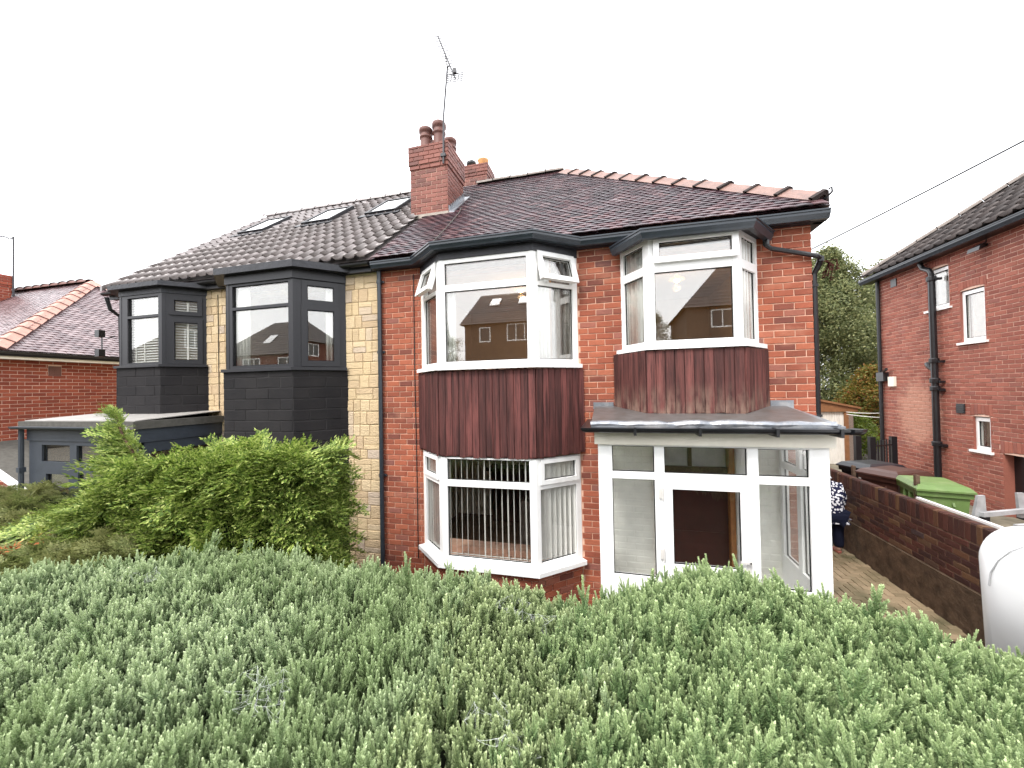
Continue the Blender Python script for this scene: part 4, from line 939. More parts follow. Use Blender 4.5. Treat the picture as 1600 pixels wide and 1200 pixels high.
cp2 = MB(); cp2.tube([(XR-.06, Y1-.07, 2.75), (XR-.06, Y1-.07, -2.5)], .045, 8); cp2.box(XR-.13, XR-.0, Y1-.3, Y1-.02, .05, .28); cp2.tube([(XR-.08, Y1-.2, .28), (XR-.12, Y1-.42, .36)], .035, 6)
cp2.build('downpipe', M['blackplastic'], HR)
bx = MB(); bx.box(XR-.06, XR-.002, 11.98, 12.2, -.09, .16); bx.build('meter_box', M['cream_board'], HR)
vt = MB()
for y, z in ((10.12, -.66), (11.95, 2.45)): vt.box(XR-.02, XR-.006, y-.1, y+.1, z, z+.2)
for k in range(4): vt.box(XR-.03, XR-.019, 10.04, 10.2, -.65+k*.045, -.63+k*.045)
vt.build('air_vent', M['blackplastic'], HR)
fl_ = thing('floodlight', 'small black floodlight high on the brick wall at the right', 'security light', (6.95, 9.45, 2.5))
b_ = MB(); b_.hull([Vector(p) for p in ((6.78, 9.30, 2.50), (6.78, 9.56, 2.50), (6.80, 9.56, 2.58), (6.80, 9.30, 2.58))], [Vector(p) for p in ((6.93, 9.36, 2.56), (6.93, 9.50, 2.56), (6.93, 9.50, 2.66), (6.93, 9.36, 2.66))]); b_.tube([(6.93, 9.42, 2.6), (6.999, 9.42, 2.62)], .03, 6); b_.build('lamp_head', M['blackplastic'], fl_)
b_ = MB(); b_.tube([(6.99, 9.43, 2.66), (6.992, 9.42, 2.86)], .008, 4); b_.build('lead_wire', M['wire'], fl_)
# roof of the right house: hipped, tiles lapped in rows
ex, ez, sl_, yc = 6.72, 2.86, .75, 12.75
k = 1/math.sqrt(1+sl_**2)
rr_ = MB(); rr_.add([(ex, 3.9, ez-.02), (ex, yc, ez-.02), (14.5, yc, ez-.02), (14.5, 3.9, ez-.02), (10.6, 7.0, ez+3.88*sl_-.02), (10.6, 8.87, ez+3.88*sl_-.02)], [(1, 0, 4, 5), (0, 3, 4), (3, 2, 5, 4), (2, 1, 5), (0, 1, 2, 3)])
roofr = rr_.build('roof', M['farroof'], HR)
PR = [pantile_mesh('pantile', M['farroof'], i) for i in range(3)]
place_tiles(roofr, (ex-.02, yc, ez), (0, -1, 0), (k, 0, sl_*k), 2.2/k, 0, 7.5, .33, .28, lambda x, s: x > s*k*1.0 - .05 and x < 7.5, PR, 'pantile', M['farroof'], stagger=0, tl=.33, jit=.5, limit=200)
ridge_run(roofr, (ex+.05, yc-.05, ez+.1), (ex+3.85, yc-3.85, ez+.1+3.8*sl_), 15, .13, [M['ridgegrey'], M['bedding']], 'hip_tile', round_=True, joint=.012, lift=-.02)
gt = MB(); gt.sweep([(6.80, yc+.1), (6.80, 3.9)], OG(2.85, .12, .11)); gt.build('gutter', M['gutter'], HR)
sf = MB(); sf.box(6.801, 6.99, 3.9, yc+.05, 2.73, 2.75); sf.box(6.80, 6.83, 3.9, yc+.05, 2.751, 2.9); sf.build('fascia', M['blackplastic'], HR)

# ------------------------------------------------------------------ bins and things along the neighbour's drive
def wheelie_bin(label, c, rz, mat, z=-2.5, s=1.0, num=None):
    b = thing('wheelie_bin', label, 'wheelie bin', (0, 0, 0), 'wheelie bins behind the boundary wall')
    T = lambda p: tuple(Matrix.Translation((c[0], c[1], z)) @ Matrix.Rotation(rz, 4, 'Z') @ Vector((p[0]*s, p[1]*s, p[2]*s)))
    del b['at']; b['at'] = [0., 0., 0.]
    def ring(w, d, h, dy=0): return [T((x, y+dy, h)) for x, y in ((-w, -d), (w, -d), (w, d), (-w, d))]
    def loft(mb, rings):
        for a_, b__ in zip(rings, rings[1:]): mb.hull([Vector(p) for p in a_], [Vector(p) for p in b__])
    m = MB(); loft(m, [ring(.22, .26, .06), ring(.27, .34, .90), ring(.272, .342, .905)]); loft(m, [ring(.295, .37, .905), ring(.30, .375, .98)])
    for x in (-.1, .1): m.hull([Vector(q) for q in (T((x-.012, -.36, .78)), T((x+.012, -.36, .78)), T((x+.012, -.3, .9)), T((x-.012, -.3, .9)))], [Vector(q) for q in (T((x-.012, -.345, .78)), T((x+.012, -.345, .78)), T((x+.012, -.29, .9)), T((x-.012, -.29, .9)))])
    for y in (-.1, .08): m.hull([Vector(q) for q in (T((-.31, y-.012, .80)), T((-.31, y+.012, .80)), T((-.30, y+.012, .9)), T((-.30, y-.012, .9)))], [Vector(q) for q in (T((-.25, y-.012, .80)), T((-.25, y+.012, .80)), T((-.25, y+.012, .9)), T((-.25, y-.012, .9)))])
    m.build('bin_body', mat, b)
    l = MB(); loft(l, [ring(.315, .40, .985, -.01), ring(.315, .40, 1.01, -.01), ring(.27, .34, 1.065, .0), ring(.2, .25, 1.085, .01)]); l.tube([T((-.22, .43, 1.0)), T((.22, .43, 1.0))], .017*s, 8)
    for x in (-.2, .2): l.tube([T((x, .37, .97)), T((x, .43, 1.0))], .016*s, 6)
    l.build('lid', mat, b)
    for x in (-.24, .24):
        w = MB(); w.tube([T((x-.025, .28, .10)), T((x+.025, .28, .10))], .1*s, 16); w.build('wheel', M['tyre'], b)
    if num:
        cu = bpy.data.curves.new('number', 'FONT'); cu.body = num; cu.size = .26; cu.align_x = 'CENTER'; cu.extrude = .002; cu.space_character = 1.1
        tmp = bpy.data.objects.new('tmp', cu); COL.objects.link(tmp); dg_ = bpy.context.evaluated_depsgraph_get()
        me = bpy.data.meshes.new_from_object(tmp.evaluated_get(dg_)); bpy.data.objects.remove(tmp); me.materials.append(M['paintwhite'])
        slope = math.atan((.27-.22)/.84) if num_side == 'side' else math.atan((.34-.26)/.84)
        mw = Matrix.Translation(T(num_pos)) @ Matrix.Rotation(rz + num_rz, 4, 'Z') @ Matrix.Rotation(R(90)-0*slope, 4, 'X') @ Matrix.Diagonal((.62, 1, 1, 1))
        link('number', me, b, mw)
    return b
num_side, num_pos, num_rz = 'side', (-.268, .05, .66), R(-90)
wheelie_bin('lime green wheelie bin, largest and nearest of those behind the wall', (4.60, 7.20), R(-13), M['bin_green'], -2.52, .97)
wheelie_bin('brown wheelie bin between the black one and the green one', (4.60, 8.02), R(-62), M['bin_brown'], -2.55, 1.0)
num_side, num_pos, num_rz = 'front', (0.04, -.345, .735), 0
wheelie_bin('black wheelie bin with the white number 19 painted on it', (4.70, 8.80), R(-68), M['bin_black'], -2.58, 1.0, '19')
t = MB(); t.tube([(4.62, 7.62, -1.40), (4.35, 7.45, -1.415), (4.2, 7.5, -1.41), (4.3, 7.7, -1.40), (4.7, 7.8, -1.405), (4.62, 7.62, -1.40)], .02, 6)
wl_ = MB(); wl_.box(4.12, 4.165, 4.7, 6.75, -1.654, -1.625); tag(wl_.build('white_strip', M['upvc']), 'long white plastic strip lying on top of the boundary wall', 'plastic strip')
for x, y, z0_, z1_, w, lab in ((4.28, 6.98, -2.5, -1.37, .05, 'short brown timber post standing against the wall by the green bin'), (4.32, 8.6, -2.5, -1.55, .05, 'weathered timber stub standing at the far end of the wall')):
    p = MB(); p.box(x-w/2, x+w/2, y-w/2, y+w/2, z0_, z1_); p.hull([Vector(q) for q in ((x-w/2, y-w/2, z1_+.0005), (x+w/2, y-w/2, z1_+.0005), (x+w/2, y+w/2, z1_+.0005), (x-w/2, y+w/2, z1_+.0005))], [Vector(q) for q in ((x-w/3, y-w/3, z1_+.02), (x+w/3, y-w/3, z1_+.012), (x+w/3, y+w/3, z1_+.012), (x-w/3, y+w/3, z1_+.02))])
    tag(p.build('timber_post', M['wood_post']), lab, 'post')
# pale steel frame lying by the black side door
SF = thing('steel_frame', 'pale grey steel frame with two upright stubs lying by the black side door', 'frame', (0, 0, 0))
p = MB(); p.tube([(5.35, 7.45, -2.02), (7.0, 8.1, -1.98)], .045, 4); p.tube([(5.55, 7.2, -2.1), (6.6, 7.55, -2.08)], .04, 4); p.build('rail', M['greysteel'], SF)
for x, y, dx in ((5.36, 7.47, .02), (6.12, 7.74, -.07)):
    p = MB(); p.hull([Vector(q) for q in ((x-.09, y, -2.12), (x+.10, y+.04, -2.12), (x+.10, y+.1, -2.12), (x-.09, y+.06, -2.12))], [Vector(q) for q in ((x-.05+dx, y, -1.74), (x+.05+dx, y+.02, -1.74), (x+.05+dx, y+.06, -1.74), (x-.05+dx, y+.04, -1.74))]); p.build('upright', M['greysteel'], SF)
for x, y in ((5.4, 7.5), (6.6, 7.9), (6.0, 7.3)):
    p = MB(); p.box(x-.05, x+.05, y-.05, y+.05, -2.5, -2.05); p.build('leg', M['blackplastic'], SF)
# black railings at the back corner
FG = thing('garden_gate', 'black painted timber gate and posts beside the garage', 'gate', (0, 0, 0))
for x, y, z1_ in ((5.62, 11.0, -1.25), (5.93, 11.05, -1.28), (6.55, 11.4, -1.3)):
    p = MB(); p.box(x-.055, x+.055, y-.055, y+.055, -2.6, z1_); p.build('post', M['blackplastic'], FG)
for k in range(6):
    p = MB(); x = 6.03+k*.085; p.box(x-.012, x+.012, 11.1+k*.05, 11.13+k*.05, -2.5, -1.36-.02*(k % 2)); p.build('slat', M['blackplastic'], FG)
p = MB(); p.tube([(5.93, 11.05, -1.5), (6.55, 11.4, -1.5)], .025, 4); p.tube([(5.93, 11.05, -2.2), (6.55, 11.4, -2.2)], .025, 4); p.build('rail', M['blackplastic'], FG)
# garage at the end of the drive
GA = thing('garage', 'small pebbledashed garage with a white ribbed door and a brown fascia', 'garage', (5.8, 16, -2.8))
p = MB(); p.box(4.3, 4.55, 14.5, 14.62, -3, -.9); p.box(7.18, 7.32, 14.5, 20, -3, -.98); p.box(4.3, 4.4, 14.62, 20, -3, -.98); p.box(4.3, 7.3, 19.9, 20, -3, -.95); p.build('wall', M['pebble'], GA)
for x0, x1 in ((4.55, 4.66), (7.07, 7.18)):
    p = MB(); p.box(x0, x1, 14.47, 14.6, -3, -.9); p.build('door_post', M['garage_wood'], GA)
gd = MB(); xk = 4.66
while xk < 7.06: gd.box(xk, xk+.05, 14.52, 14.56, -2.95, -.9); gd.box(xk+.05, xk+.07, 14.535, 14.56, -2.95, -.9); xk += .07
gd.build('garage_door', M['garage_door'], GA)
p = MB(); p.hull([Vector(q) for q in ((4.2, 14.44, -.885), (7.42, 14.44, -.885), (7.42, 14.44, -.80), (5.8, 14.44, -.42), (4.2, 14.44, -.80))], [Vector(q) for q in ((4.2, 14.58, -.885), (7.42, 14.58, -.885), (7.42, 14.58, -.80), (5.8, 14.58, -.42), (4.2, 14.58, -.80))]); p.build('gable_board', M['garage_wood'], GA)
p = MB(); p.hull([Vector(q) for q in ((4.15, 14.38, -.80), (5.8, 14.38, -.41), (7.47, 14.38, -.80), (7.47, 14.38, -.74), (5.8, 14.38, -.34), (4.15, 14.38, -.74))], [Vector(q) for q in ((4.15, 20.1, -.80), (5.8, 20.1, -.41), (7.47, 20.1, -.80), (7.47, 20.1, -.74), (5.8, 20.1, -.34), (4.15, 20.1, -.74))]); p.build('garage_roof', M['garage_wood'], GA)

# ------------------------------------------------------------------ the white van nosed in on the drive
V = thing('white_van', 'plain white van nosed in on the drive, cut off at the right edge', 'van', (3.38, 1.6, -2.2))
vb = MB(); xc = 3.40
def vring(y, w, zt, zb, r, tum=.0, n_=10):
    pts = []
    r = min(r, (zt-zb)*.45)
    for i in range(n_+1):
        a = math.pi/2*i/n_; pts.append((xc - w + tum*0 + r - r*math.cos(math.pi/2-a) if False else xc - (w-r) - r*math.cos(a), y, (zt-r) + r*math.sin(a)))
    crown = .02
    left = pts
    right = [(2*xc-x, yy, z) for x, yy, z in reversed(pts)]
    return [(xc-w*.97, y, zb)] + left + [(xc, y, zt+crown)] + right + [(xc+w*.97, y, zb)]
secs = [(3.66, .55, -1.32, -1.95, .12), (3.645, .68, -1.2, -2.05, .16), (3.61, .80, -1.1, -2.08, .20), (3.56, .87, -1.05, -2.1, .22), (3.5, .91, -1.015, -2.1, .23), (3.42, .93, -1.0, -2.1, .23), (3.3, .934, -.995, -2.1, .23), (3.1, .938, -.985, -2.1, .23), (2.9, .95, -.93, -2.1, .2), (2.5, .95, -.87, -2.08, .2), (2.42, .955, -.80, -2.08, .17), (1.75, .93, -.26, -2.0, .2), (1.4, .925, -.18, -1.95, .2), (-.9, .925, -.12, -1.75, .18), (-1.1, .91, -.16, -1.75, .18), (-1.16, .85, -.24, -1.72, .18)]
rings = [vring(*q) for q in secs]; m = len(rings[0]); o = []; fs = []
for q in rings: o += q
for i in range(len(rings)-1):
    for k_ in range(m): fs.append((i*m+k_, i*m+(k_+1) % m, (i+1)*m+(k_+1) % m, (i+1)*m+k_))
fs += [tuple(reversed(range(m))), tuple(range((len(rings)-1)*m, len(rings)*m))]
vb.add(o, fs); vo = vb.build('van_body', M['van'], V, smooth=True)
seam = MB(); seam.tube([(2.466, 3.40, -1.405), (2.466, 3.383, -1.31), (2.465, 3.325, -1.205), (2.482, 3.26, -1.113), (2.512, 3.215, -1.063), (2.58, 3.1, -1.0), (2.64, 2.9, -.965), (2.66, 2.55, -.91)], .0045, 5); seam.build('bonnet_seam', M['van_seam'], V)
wd = MB(); wd.hull([Vector(p) for p in ((xc-.968, 2.35, -.86), (xc-.968, 1.35, -.86), (xc-.944, 1.35, -.36), (xc-.944, 1.72, -.36))], [Vector(p) for p in ((xc-.93, 2.35, -.86), (xc-.93, 1.35, -.86), (xc-.91, 1.35, -.36), (xc-.91, 1.72, -.36))]); wd.build('door_window', M['glass_dark'], V)
wd = MB(); wd.hull([Vector(p) for p in ((xc-.82, 2.36, -.72), (xc+.82, 2.36, -.72), (xc+.76, 1.8, -.27), (xc-.76, 1.8, -.27))], [Vector(p) for p in ((xc-.82, 2.33, -.75), (xc+.82, 2.33, -.75), (xc+.76, 1.77, -.3), (xc-.76, 1.77, -.3))]); wd.build('windscreen', M['glass_dark'], V)
ds = MB()
for q in ([(2.42, -.82), (2.40, -1.9)], [(1.28, -.25), (1.26, -1.9)], [(2.42, -.87), (1.28, -.87)]): ds.tube([(xc-.966, y, z) for y, z in q], .005, 4)
ds.build('door_seam', M['van_seam'], V)
for y in (2.75, -.35):
    for x in (xc-.86, xc+.86):
        z_ = -2.02 + .0 if y > 1 else -1.50
        zc_ = -2.14+.31+.14 if y > 1 else -1.66+.31
        w = MB(); w.tube([(x-.1, y, zc_-.14), (x+.1, y, zc_-.14)], .31, 20); wo_ = w.build('wheel', M['tyre'], V)
        w = MB(); w.tube([(x-.108, y, zc_-.14), (x+.108, y, zc_-.14)], .19, 16); w.build('rim', M['steel'], wo_)
bm_ = MB(); bm_.hull([Vector(p) for p in ((xc-.8, 3.62, -2.02), (xc+.8, 3.62, -2.02), (xc+.8, 3.62, -1.75), (xc-.8, 3.62, -1.75))], [Vector(p) for p in ((xc-.6, 3.78, -2.0), (xc+.6, 3.78, -2.0), (xc+.6, 3.78, -1.77), (xc-.6, 3.78, -1.77))]); bm_.build('bumper', M['blackplastic'], V)
mr = MB(); mr.box(xc-1.09, xc-.965, 2.19, 2.27, -.84, -.66); mr.build('wing_mirror', M['blackplastic'], V)

# ------------------------------------------------------------------ the person walking up the drive, seen from behind
def skin(name, verts, edges, radii, mat, parent=None, sub=2, **kw):
    me = bpy.data.meshes.new(name); me.from_pydata(verts, edges, []); o = link(name, me, parent, **kw); me.materials.append(mat)
    sk = o.modifiers.new('skin', 'SKIN'); lay = me.skin_vertices[0].data if me.skin_vertices else None
    if lay is None:
        bm = bmesh.new(); bm.from_mesh(me); bm.verts.layers.skin.verify(); bm.to_mesh(me); bm.free(); lay = me.skin_vertices[0].data
    for i, r in enumerate(radii): lay[i].radius = r if isinstance(r, tuple) else (r, r); lay[i].use_root = (i == 0)
    ss = o.modifiers.new('subsurf', 'SUBSURF'); ss.levels = ss.render_levels = sub
    for p in me.polygons: p.use_smooth = True
    return o
bx_, by_, bz_ = 3.66, 8.0, -2.985
pv = lambda pts: [(bx_+x, by_+y, bz_+z) for x, y, z in pts]
bv = [(0, 0, .80), (0, .03, .98), (0, .10, 1.14), (0, .16, 1.24), (0, .22, 1.31), (0, .28, 1.40),            # pelvis .. head, back rounded, head bowed
      (.17, .12, 1.17), (.235, .12, .95), (.22, .20, .74), (.21, .22, .66),                                       # right arm and hand
      (-.17, .12, 1.17), (-.235, .12, .95), (-.2, .2, .76), (-.19, .23, .68),
      (.10, 0, .74), (.10, .03, .43), (.10, -.01, .09), (.11, .11, .03),
      (-.10, 0, .74), (-.09, .0, .43), (-.08, -.10, .10), (-.085, .01, .03)]
be = [(0, 1), (1, 2), (2, 3), (3, 4), (4, 5), (2, 6), (6, 7), (7, 8), (8, 9), (2, 10), (10, 11), (11, 12), (12, 13), (0, 14), (14, 15), (15, 16), (16, 17), (0, 18), (18, 19), (19, 20), (20, 21)]
br = [(.16, .12), (.15, .11), (.16, .11), .06, .085, .08, .055, .042, .034, .03, .055, .042, .034, .03, .085, .06, .045, .035, .085, .06, .045, .035]
PE = skin('person', pv(bv), be, br, M['skin'], label='stooped person seen from behind in a white printed navy blouse and navy trousers', cat='person')
for sx in (1, -1):                                          # fingers, root inside the palm
    hx, hy, hz = .21*sx-.0, .225, .645
    for i, (dx, l) in enumerate(((-.024, .06), (-.008, .075), (.008, .078), (.024, .066))):
        skin('finger', pv([(hx+dx, hy, hz), (hx+dx*1.1, hy+.012, hz-l*.55), (hx+dx*1.1, hy+.006, hz-l)]), [(0, 1), (1, 2)], [.009, .0085, .007], M['skin'], PE, 1)
    skin('thumb', pv([(hx-.028*sx, hy+.01, hz+.02), (hx-.045*sx, hy+.03, hz-.01), (hx-.045*sx, hy+.035, hz-.04)]), [(0, 1), (1, 2)], [.011, .010, .008], M['skin'], PE, 1)
skin('blouse', pv([(0, 0, .76), (0, .02, .96), (0, .09, 1.15), (.18, .12, 1.17), (.245, .12, .96), (.235, .17, .78), (-.18, .12, 1.17), (-.245, .12, .96), (-.215, .17, .80), (0, -.0, .66), (0, .14, 1.24)]),
     [(0, 1), (1, 2), (2, 3), (3, 4), (4, 5), (2, 6), (6, 7), (7, 8), (0, 9), (2, 10)], [(.215, .165), (.205, .155), (.19, .14), .08, .07, .058, .08, .07, .058, (.23, .175), (.09, .08)], M['blouse'], PE)
skin('trousers', pv([(0, 0, .72), (.105, 0, .68), (.105, .03, .42), (.105, -.01, .10), (-.105, 0, .68), (-.095, 0, .42), (-.085, -.09, .12)]), [(0, 1), (1, 2), (2, 3), (0, 4), (4, 5), (5, 6)], [(.19, .145), .12, .095, .08, .12, .095, .08], M['navy'], PE)
skin('hair', pv([(0, .235, 1.385), (0, .27, 1.43), (0, .23, 1.33)]), [(0, 1), (0, 2)], [(.098, .098), (.092, .088), (.075, .06)], M['hair'], PE)
for x, y in ((.11, .06), (-.085, -.04)):
    skin('shoe', pv([(x, y-.09, .045), (x, y+.03, .045), (x, y+.15, .035)]), [(0, 1), (1, 2)], [(.045, .045), (.05, .042), (.042, .032)], M['pinkshoe'], PE, 1)

# ------------------------------------------------------------------ the house beyond on the left
HN = thing('brick_house', 'bright red brick house beyond on the left with a pink tiled hipped roof', 'house', (-15.8, 8.3, -4))
XN = -13.0
Fn, Ln, dn, nn = frame_of((XN, 4.4), (XN, 11.5))
w_ = MB(); slab(w_, Fn, 0, Ln, -4, 1.0, [], -.25, -.004); w_.box(-21.2, XN-.004, 4.4, 4.65, -4, 1.0); w_.box(-21.2, XN-.252, 11.25, 11.5, -4, 1.0)
walln = w_.build('wall', M['mortar_right'], HN)
place_blocks(walln, courses([(0, 4.2, -2.6, .88)], [(1.62, 1.86, .52, .78)], -2.62, .0835, .228), M['brick_left'], Fn, dn, nn, vis=lambda p: p.z > -2.2)
vt = MB(); vt.fbox(Fn, 1.63, 1.85, -.01, .006, .53, .77)
for k in range(5):
    vt.fbox(Fn, 1.64, 1.84, .006, .012, .545+k*.045, .565+k*.045); vt.fbox(Fn, 1.65+k*.04, 1.665+k*.04, .006, .0115, .54, .76)
vt.build('air_brick', M['terracotta'], HN)
sf = MB(); sf.box(XN-.02, XN+.26, 4.1, 11.8, .88, .94); sf.build('soffit', M['cream_board'], HN)
gt = MB(); gt.sweep([(XN+.25, 4.1), (XN+.25, 11.8)], OG(1.04, .1, .1)); gt.build('gutter', M['blackplastic'], HN)
ax, ay, az = -15.8, 8.3, 3.6; ex_ = -12.7; eyn = 5.05; eyf = 11.55
r_ = MB(); zb_ = 1.05
r_.add([(ex_, eyn, zb_), (ex_, eyf, zb_), (ax, ay, az), (-21.5, eyn, zb_), (-21.5, eyf, zb_), (-21.5, ay, az)], [(0, 1, 2), (3, 0, 2, 5), (1, 4, 5, 2), (4, 1, 0, 3), (3, 5, 4)]); roofn = r_.build('roof', M['lefttile'], HN)
Sv = Vector((ax-ex_, 0, az-zb_)); sl3 = Sv.length; Sv.normalize()
TN = [tile_mesh('roof_tile', M['lefttile'], i) for i in range(3)]
place_tiles(roofn, (ex_, eyn, zb_), (0, 1, 0), Sv, sl3, 0, eyf-eyn, .1, .165, lambda y, s: (ay-eyn)*s/sl3 < y < (eyf-eyn)-(eyf-ay)*s/sl3, TN, 'roof_tile', M['lefttile'], jit=1.5)
Sy = Vector((0, ay-eyn, az-zb_)); sl4 = Sy.length; Sy.normalize()
place_tiles(roofn, (-21.5, eyn, zb_), (1, 0, 0), Sy, sl4, 0, 8.8, .1, .165, lambda x, s: x < 8.8-(ex_-ax)*s/sl4, TN, 'roof_tile', M['lefttile'], jit=1.5, limit=0)
ridge_run(roofn, (ex_-.02, eyn+.02, zb_+.08), (ax, ay, az+.06), 14, .17, [M['hippink'], M['terracotta']], 'hip_tile', lift=.03, drop=.5)
ridge_run(roofn, (ex_-.02, eyf-.02, zb_+.08), (ax, ay, az+.06), 14, .17, [M['hippink'], M['terracotta']], 'hip_tile', lift=.03, drop=.5)
ridge_run(roofn, (-21.4, ay, az+.04), (ax-.05, ay, az+.04), 13, .13, [M['terracotta'], M['bedding']], 'ridge_tile', round_=True, joint=.06)
chn = brick_stack(HN, -19.7, -18.85, 7.15, 7.9, 2.0, 3.6, 4.0, M['brick_left'], 60, label='red brick chimney at the left edge')
b_ = MB(); b_.lathe((-19.15, 7.62, 3.98), [(.15, 0), (.13, .3), (.13, .55), (.16, .58), (.16, .66), (.1, .68)], 14); b_.build('chimney_pot', M['terracotta'], chn, True)
AN = thing('tv_aerial', 'thin aerial on a pole beside the red chimney at the left edge', 'aerial', (0, 0, 0))
p = MB(); p.tube([(-18.8, 7.92, 3.1), (-18.8, 7.92, 5.3)], .026, 6); p.build('mast', M['galv'], AN)
p = MB(); p.tube([(-18.8, 7.92, 5.22), (-19.8, 7.55, 5.46)], .02, 5)
for k in range(5): t_ = .1+k*.2; c = Vector((-18.8-1.0*t_, 7.92-.37*t_, 5.22+.24*t_)); p.tube([c-Vector((-.06, .12, .1)), c+Vector((-.06, .12, .1))], .012, 4)
p.build('boom', M['galv'], AN)
# low lean-to at the foot of that wall
LT = thing('garage', 'low brick outbuilding with a grey roof and a white sloping bargeboard at the left edge', 'outbuilding', (-11.9, 6.6, -3))
p = MB(); p.hull([Vector(q) for q in ((-12.95, 4.9, -3.2), (-10.9, 4.9, -3.2), (-10.9, 4.9, -1.80), (-12.95, 4.9, -.98))], [Vector(q) for q in ((-12.95, 7.2, -3.2), (-10.9, 7.2, -3.2), (-10.9, 7.2, -1.80), (-12.95, 7.2, -.98))]); lo = p.build('wall', M['mortar_right'], LT)
Fl, Ll, dl_, nl = frame_of((-12.95, 4.9), (-10.9, 4.9))
its = [q for q in courses([(0, Ll, -3, -1.0)], [], -3.0, .0835, .228) if q[3] < -.98 - (q[1])/2.05*.82 - .03]
place_blocks(lo, its, M['brick_left'], Fl, dl_, nl, limit=80)
p = MB(); p.hull([Vector(q) for q in ((-12.96, 4.8, -.97), (-10.75, 4.8, -1.855), (-10.75, 4.8, -1.80), (-12.96, 4.8, -.915))], [Vector(q) for q in ((-12.96, 7.3, -.97), (-10.75, 7.3, -1.855), (-10.75, 7.3, -1.80), (-12.96, 7.3, -.915))]); p.build('roof', M['felt'], LT)
p = MB(); p.hull([Vector(q) for q in ((-12.96, 4.76, -1.08), (-10.75, 4.76, -1.965), (-10.75, 4.76, -1.80), (-12.96, 4.76, -.915))], [Vector(q) for q in ((-12.96, 4.795, -1.08), (-10.75, 4.795, -1.965), (-10.75, 4.795, -1.80), (-12.96, 4.795, -.915))]); p.build('bargeboard', M['upvc'], LT)

# ------------------------------------------------------------------ aerial on the main stack, wires
AE = thing('tv_aerial', 'long tv aerial tilted on a thin mast above the tall chimney pots', 'aerial', (-3.05, 6.8, 4.3))
p = MB(); p.tube([(-3.15, 6.955, 4.5), (-3.13, 6.96, 5.47), (-3.045, 6.99, 6.45)], .019, 6); p.box(-3.2, -3.1, 6.93, 6.976, 4.64, 4.70); p.build('mast', M['galv'], AE)
b0, b1 = Vector((-2.785, 6.76, 5.96)), Vector((-3.30, 7.12, 7.24))
p = MB(); p.tube([b0, b1], .016, 5); p.tube([(-3.045, 6.99, 6.45), (-3.09, 7.0, 6.66), b0.lerp(b1, .57)], .012, 4); p.tube([(-3.045, 6.99, 6.42), b0.lerp(b1, .32)], .014, 4); p.build('boom', M['galv'], AE)
ed = Vector((.98, .17, .05))
for k in range(16):
    p = MB(); c = b0.lerp(b1, .1+.9*k/15); p.tube([c-ed*.09, c+ed*.09], .0075, 4); p.build('element', M['galv'], AE)
p = MB(); q = b0.lerp(b1, .03)
for k in range(-2, 3):
    c = q + Vector((0, .02*k, .055*k)); p.tube([c-ed*.15, c+ed*.15], .008, 4)
for x in (-.15, -.07, .07, .15): p.tube([q+ed*x-Vector((0, .04, .11)), q+ed*x+Vector((0, .04, .11))], .008, 4)
p.box(q.x-.03, q.x+.03, q.y-.03, q.y+.03, q.z+.08, q.z+.17); p.build('reflector', M['galv'], AE)
def sag(a, b, s, n_=14): a, b = Vector(a), Vector(b); return [a.lerp(b, i/n_) - Vector((0, 0, 4*s*(i/n_)*(1-i/n_))) for i in range(n_+1)]
p = MB(); p.tube(sag((5.6, 13.0, 3.9), (8.2, 9.8, 4.85), .02), .019, 4); p.tube(sag((8.2, 9.8, 4.85), (16, 0.2, 7.6), .05), .019, 4)
tag(p.build('telephone_wire', M['wire']), 'thin telephone wire rising to the right across the sky', 'wire')
p = MB(); p.tube(sag((7.0, 14.2, -.88), (7.6, 12.4, -.72), .06), .012, 4); p.tube(sag((7.0, 14.2, -.95), (7.6, 12.4, -.93), .04), .012, 4); tag(p.build('washing_line', M['blind']), 'pale washing line strung between the garage and the right house', 'rope')
p = MB(); r5 = random.Random(3)
for k in range(5):
    a = Vector((2.50+r5.uniform(-.03, .04), 5.47, 1.50)); e = a+Vector((r5.uniform(-.01, .13), r5.uniform(-.05, .1), r5.uniform(-.30, -.12))); mid = a.lerp(e, .5)+Vector((.06, 0, .07)); p.tube([a, mid, e], .006, 4)
    for j in range(8): leaf(p, mid.lerp(e, j/8), Vector((r5.gauss(0, 1), r5.gauss(0, 1), -.8)), Vector((0, 1, 0)), .038, .016)
tag(p.build('dead_creeper', M['deadleaf']), 'dead creeper hanging from the rainwater pipe at the roof corner', 'plant')

# ------------------------------------------------------------------ curtains, blinds, lamps
def curtain(label, pts, z0_, z1_, mat, amp=.025, wl=.07, group=None, cat='curtain', name='curtain'):
    P = [Vector((p[0], p[1])) for p in pts]; L_ = sum((b-a).length for a, b in zip(P, P[1:])); n_ = max(8, int(L_/wl*6)); ring = []
    for i in range(n_+1):
        s = L_*i/n_; acc = 0
        for a, b in zip(P, P[1:]):
            l = (b-a).length
            if s <= acc+l+1e-6: d_ = (b-a)/l; q = a+d_*(s-acc); break
            acc += l
        nr_ = Vector((d_.y, -d_.x)); ring.append(q + nr_*amp*math.sin(2*math.pi*s/wl+.6*math.sin(s*9)))
    mb = MB(); mb.sweep([(q.x, q.y) for q in ring], [(.002, z0_), (.002, z1_), (-.002, z1_), (-.002, z0_)]); o = mb.build(name, mat, smooth=True); return tag(o, label, cat, group)
curtain('grey brown curtain inside the left splay of the widest upper bay', [(-2.78, 5.50), (-2.45, 5.20)], .40, 1.8, M['curtain_grey'])
curtain('thin white net at the left of the widest upper bay window', [(-2.32, 5.06), (-2.14, 5.06)], .40, 1.42, M['curtain'], .015)
curtain('grey curtain gathered at the right splay of the widest upper bay', [(-.80, 5.28), (-.58, 5.50)], .40, 1.8, M['curtain_grey'])
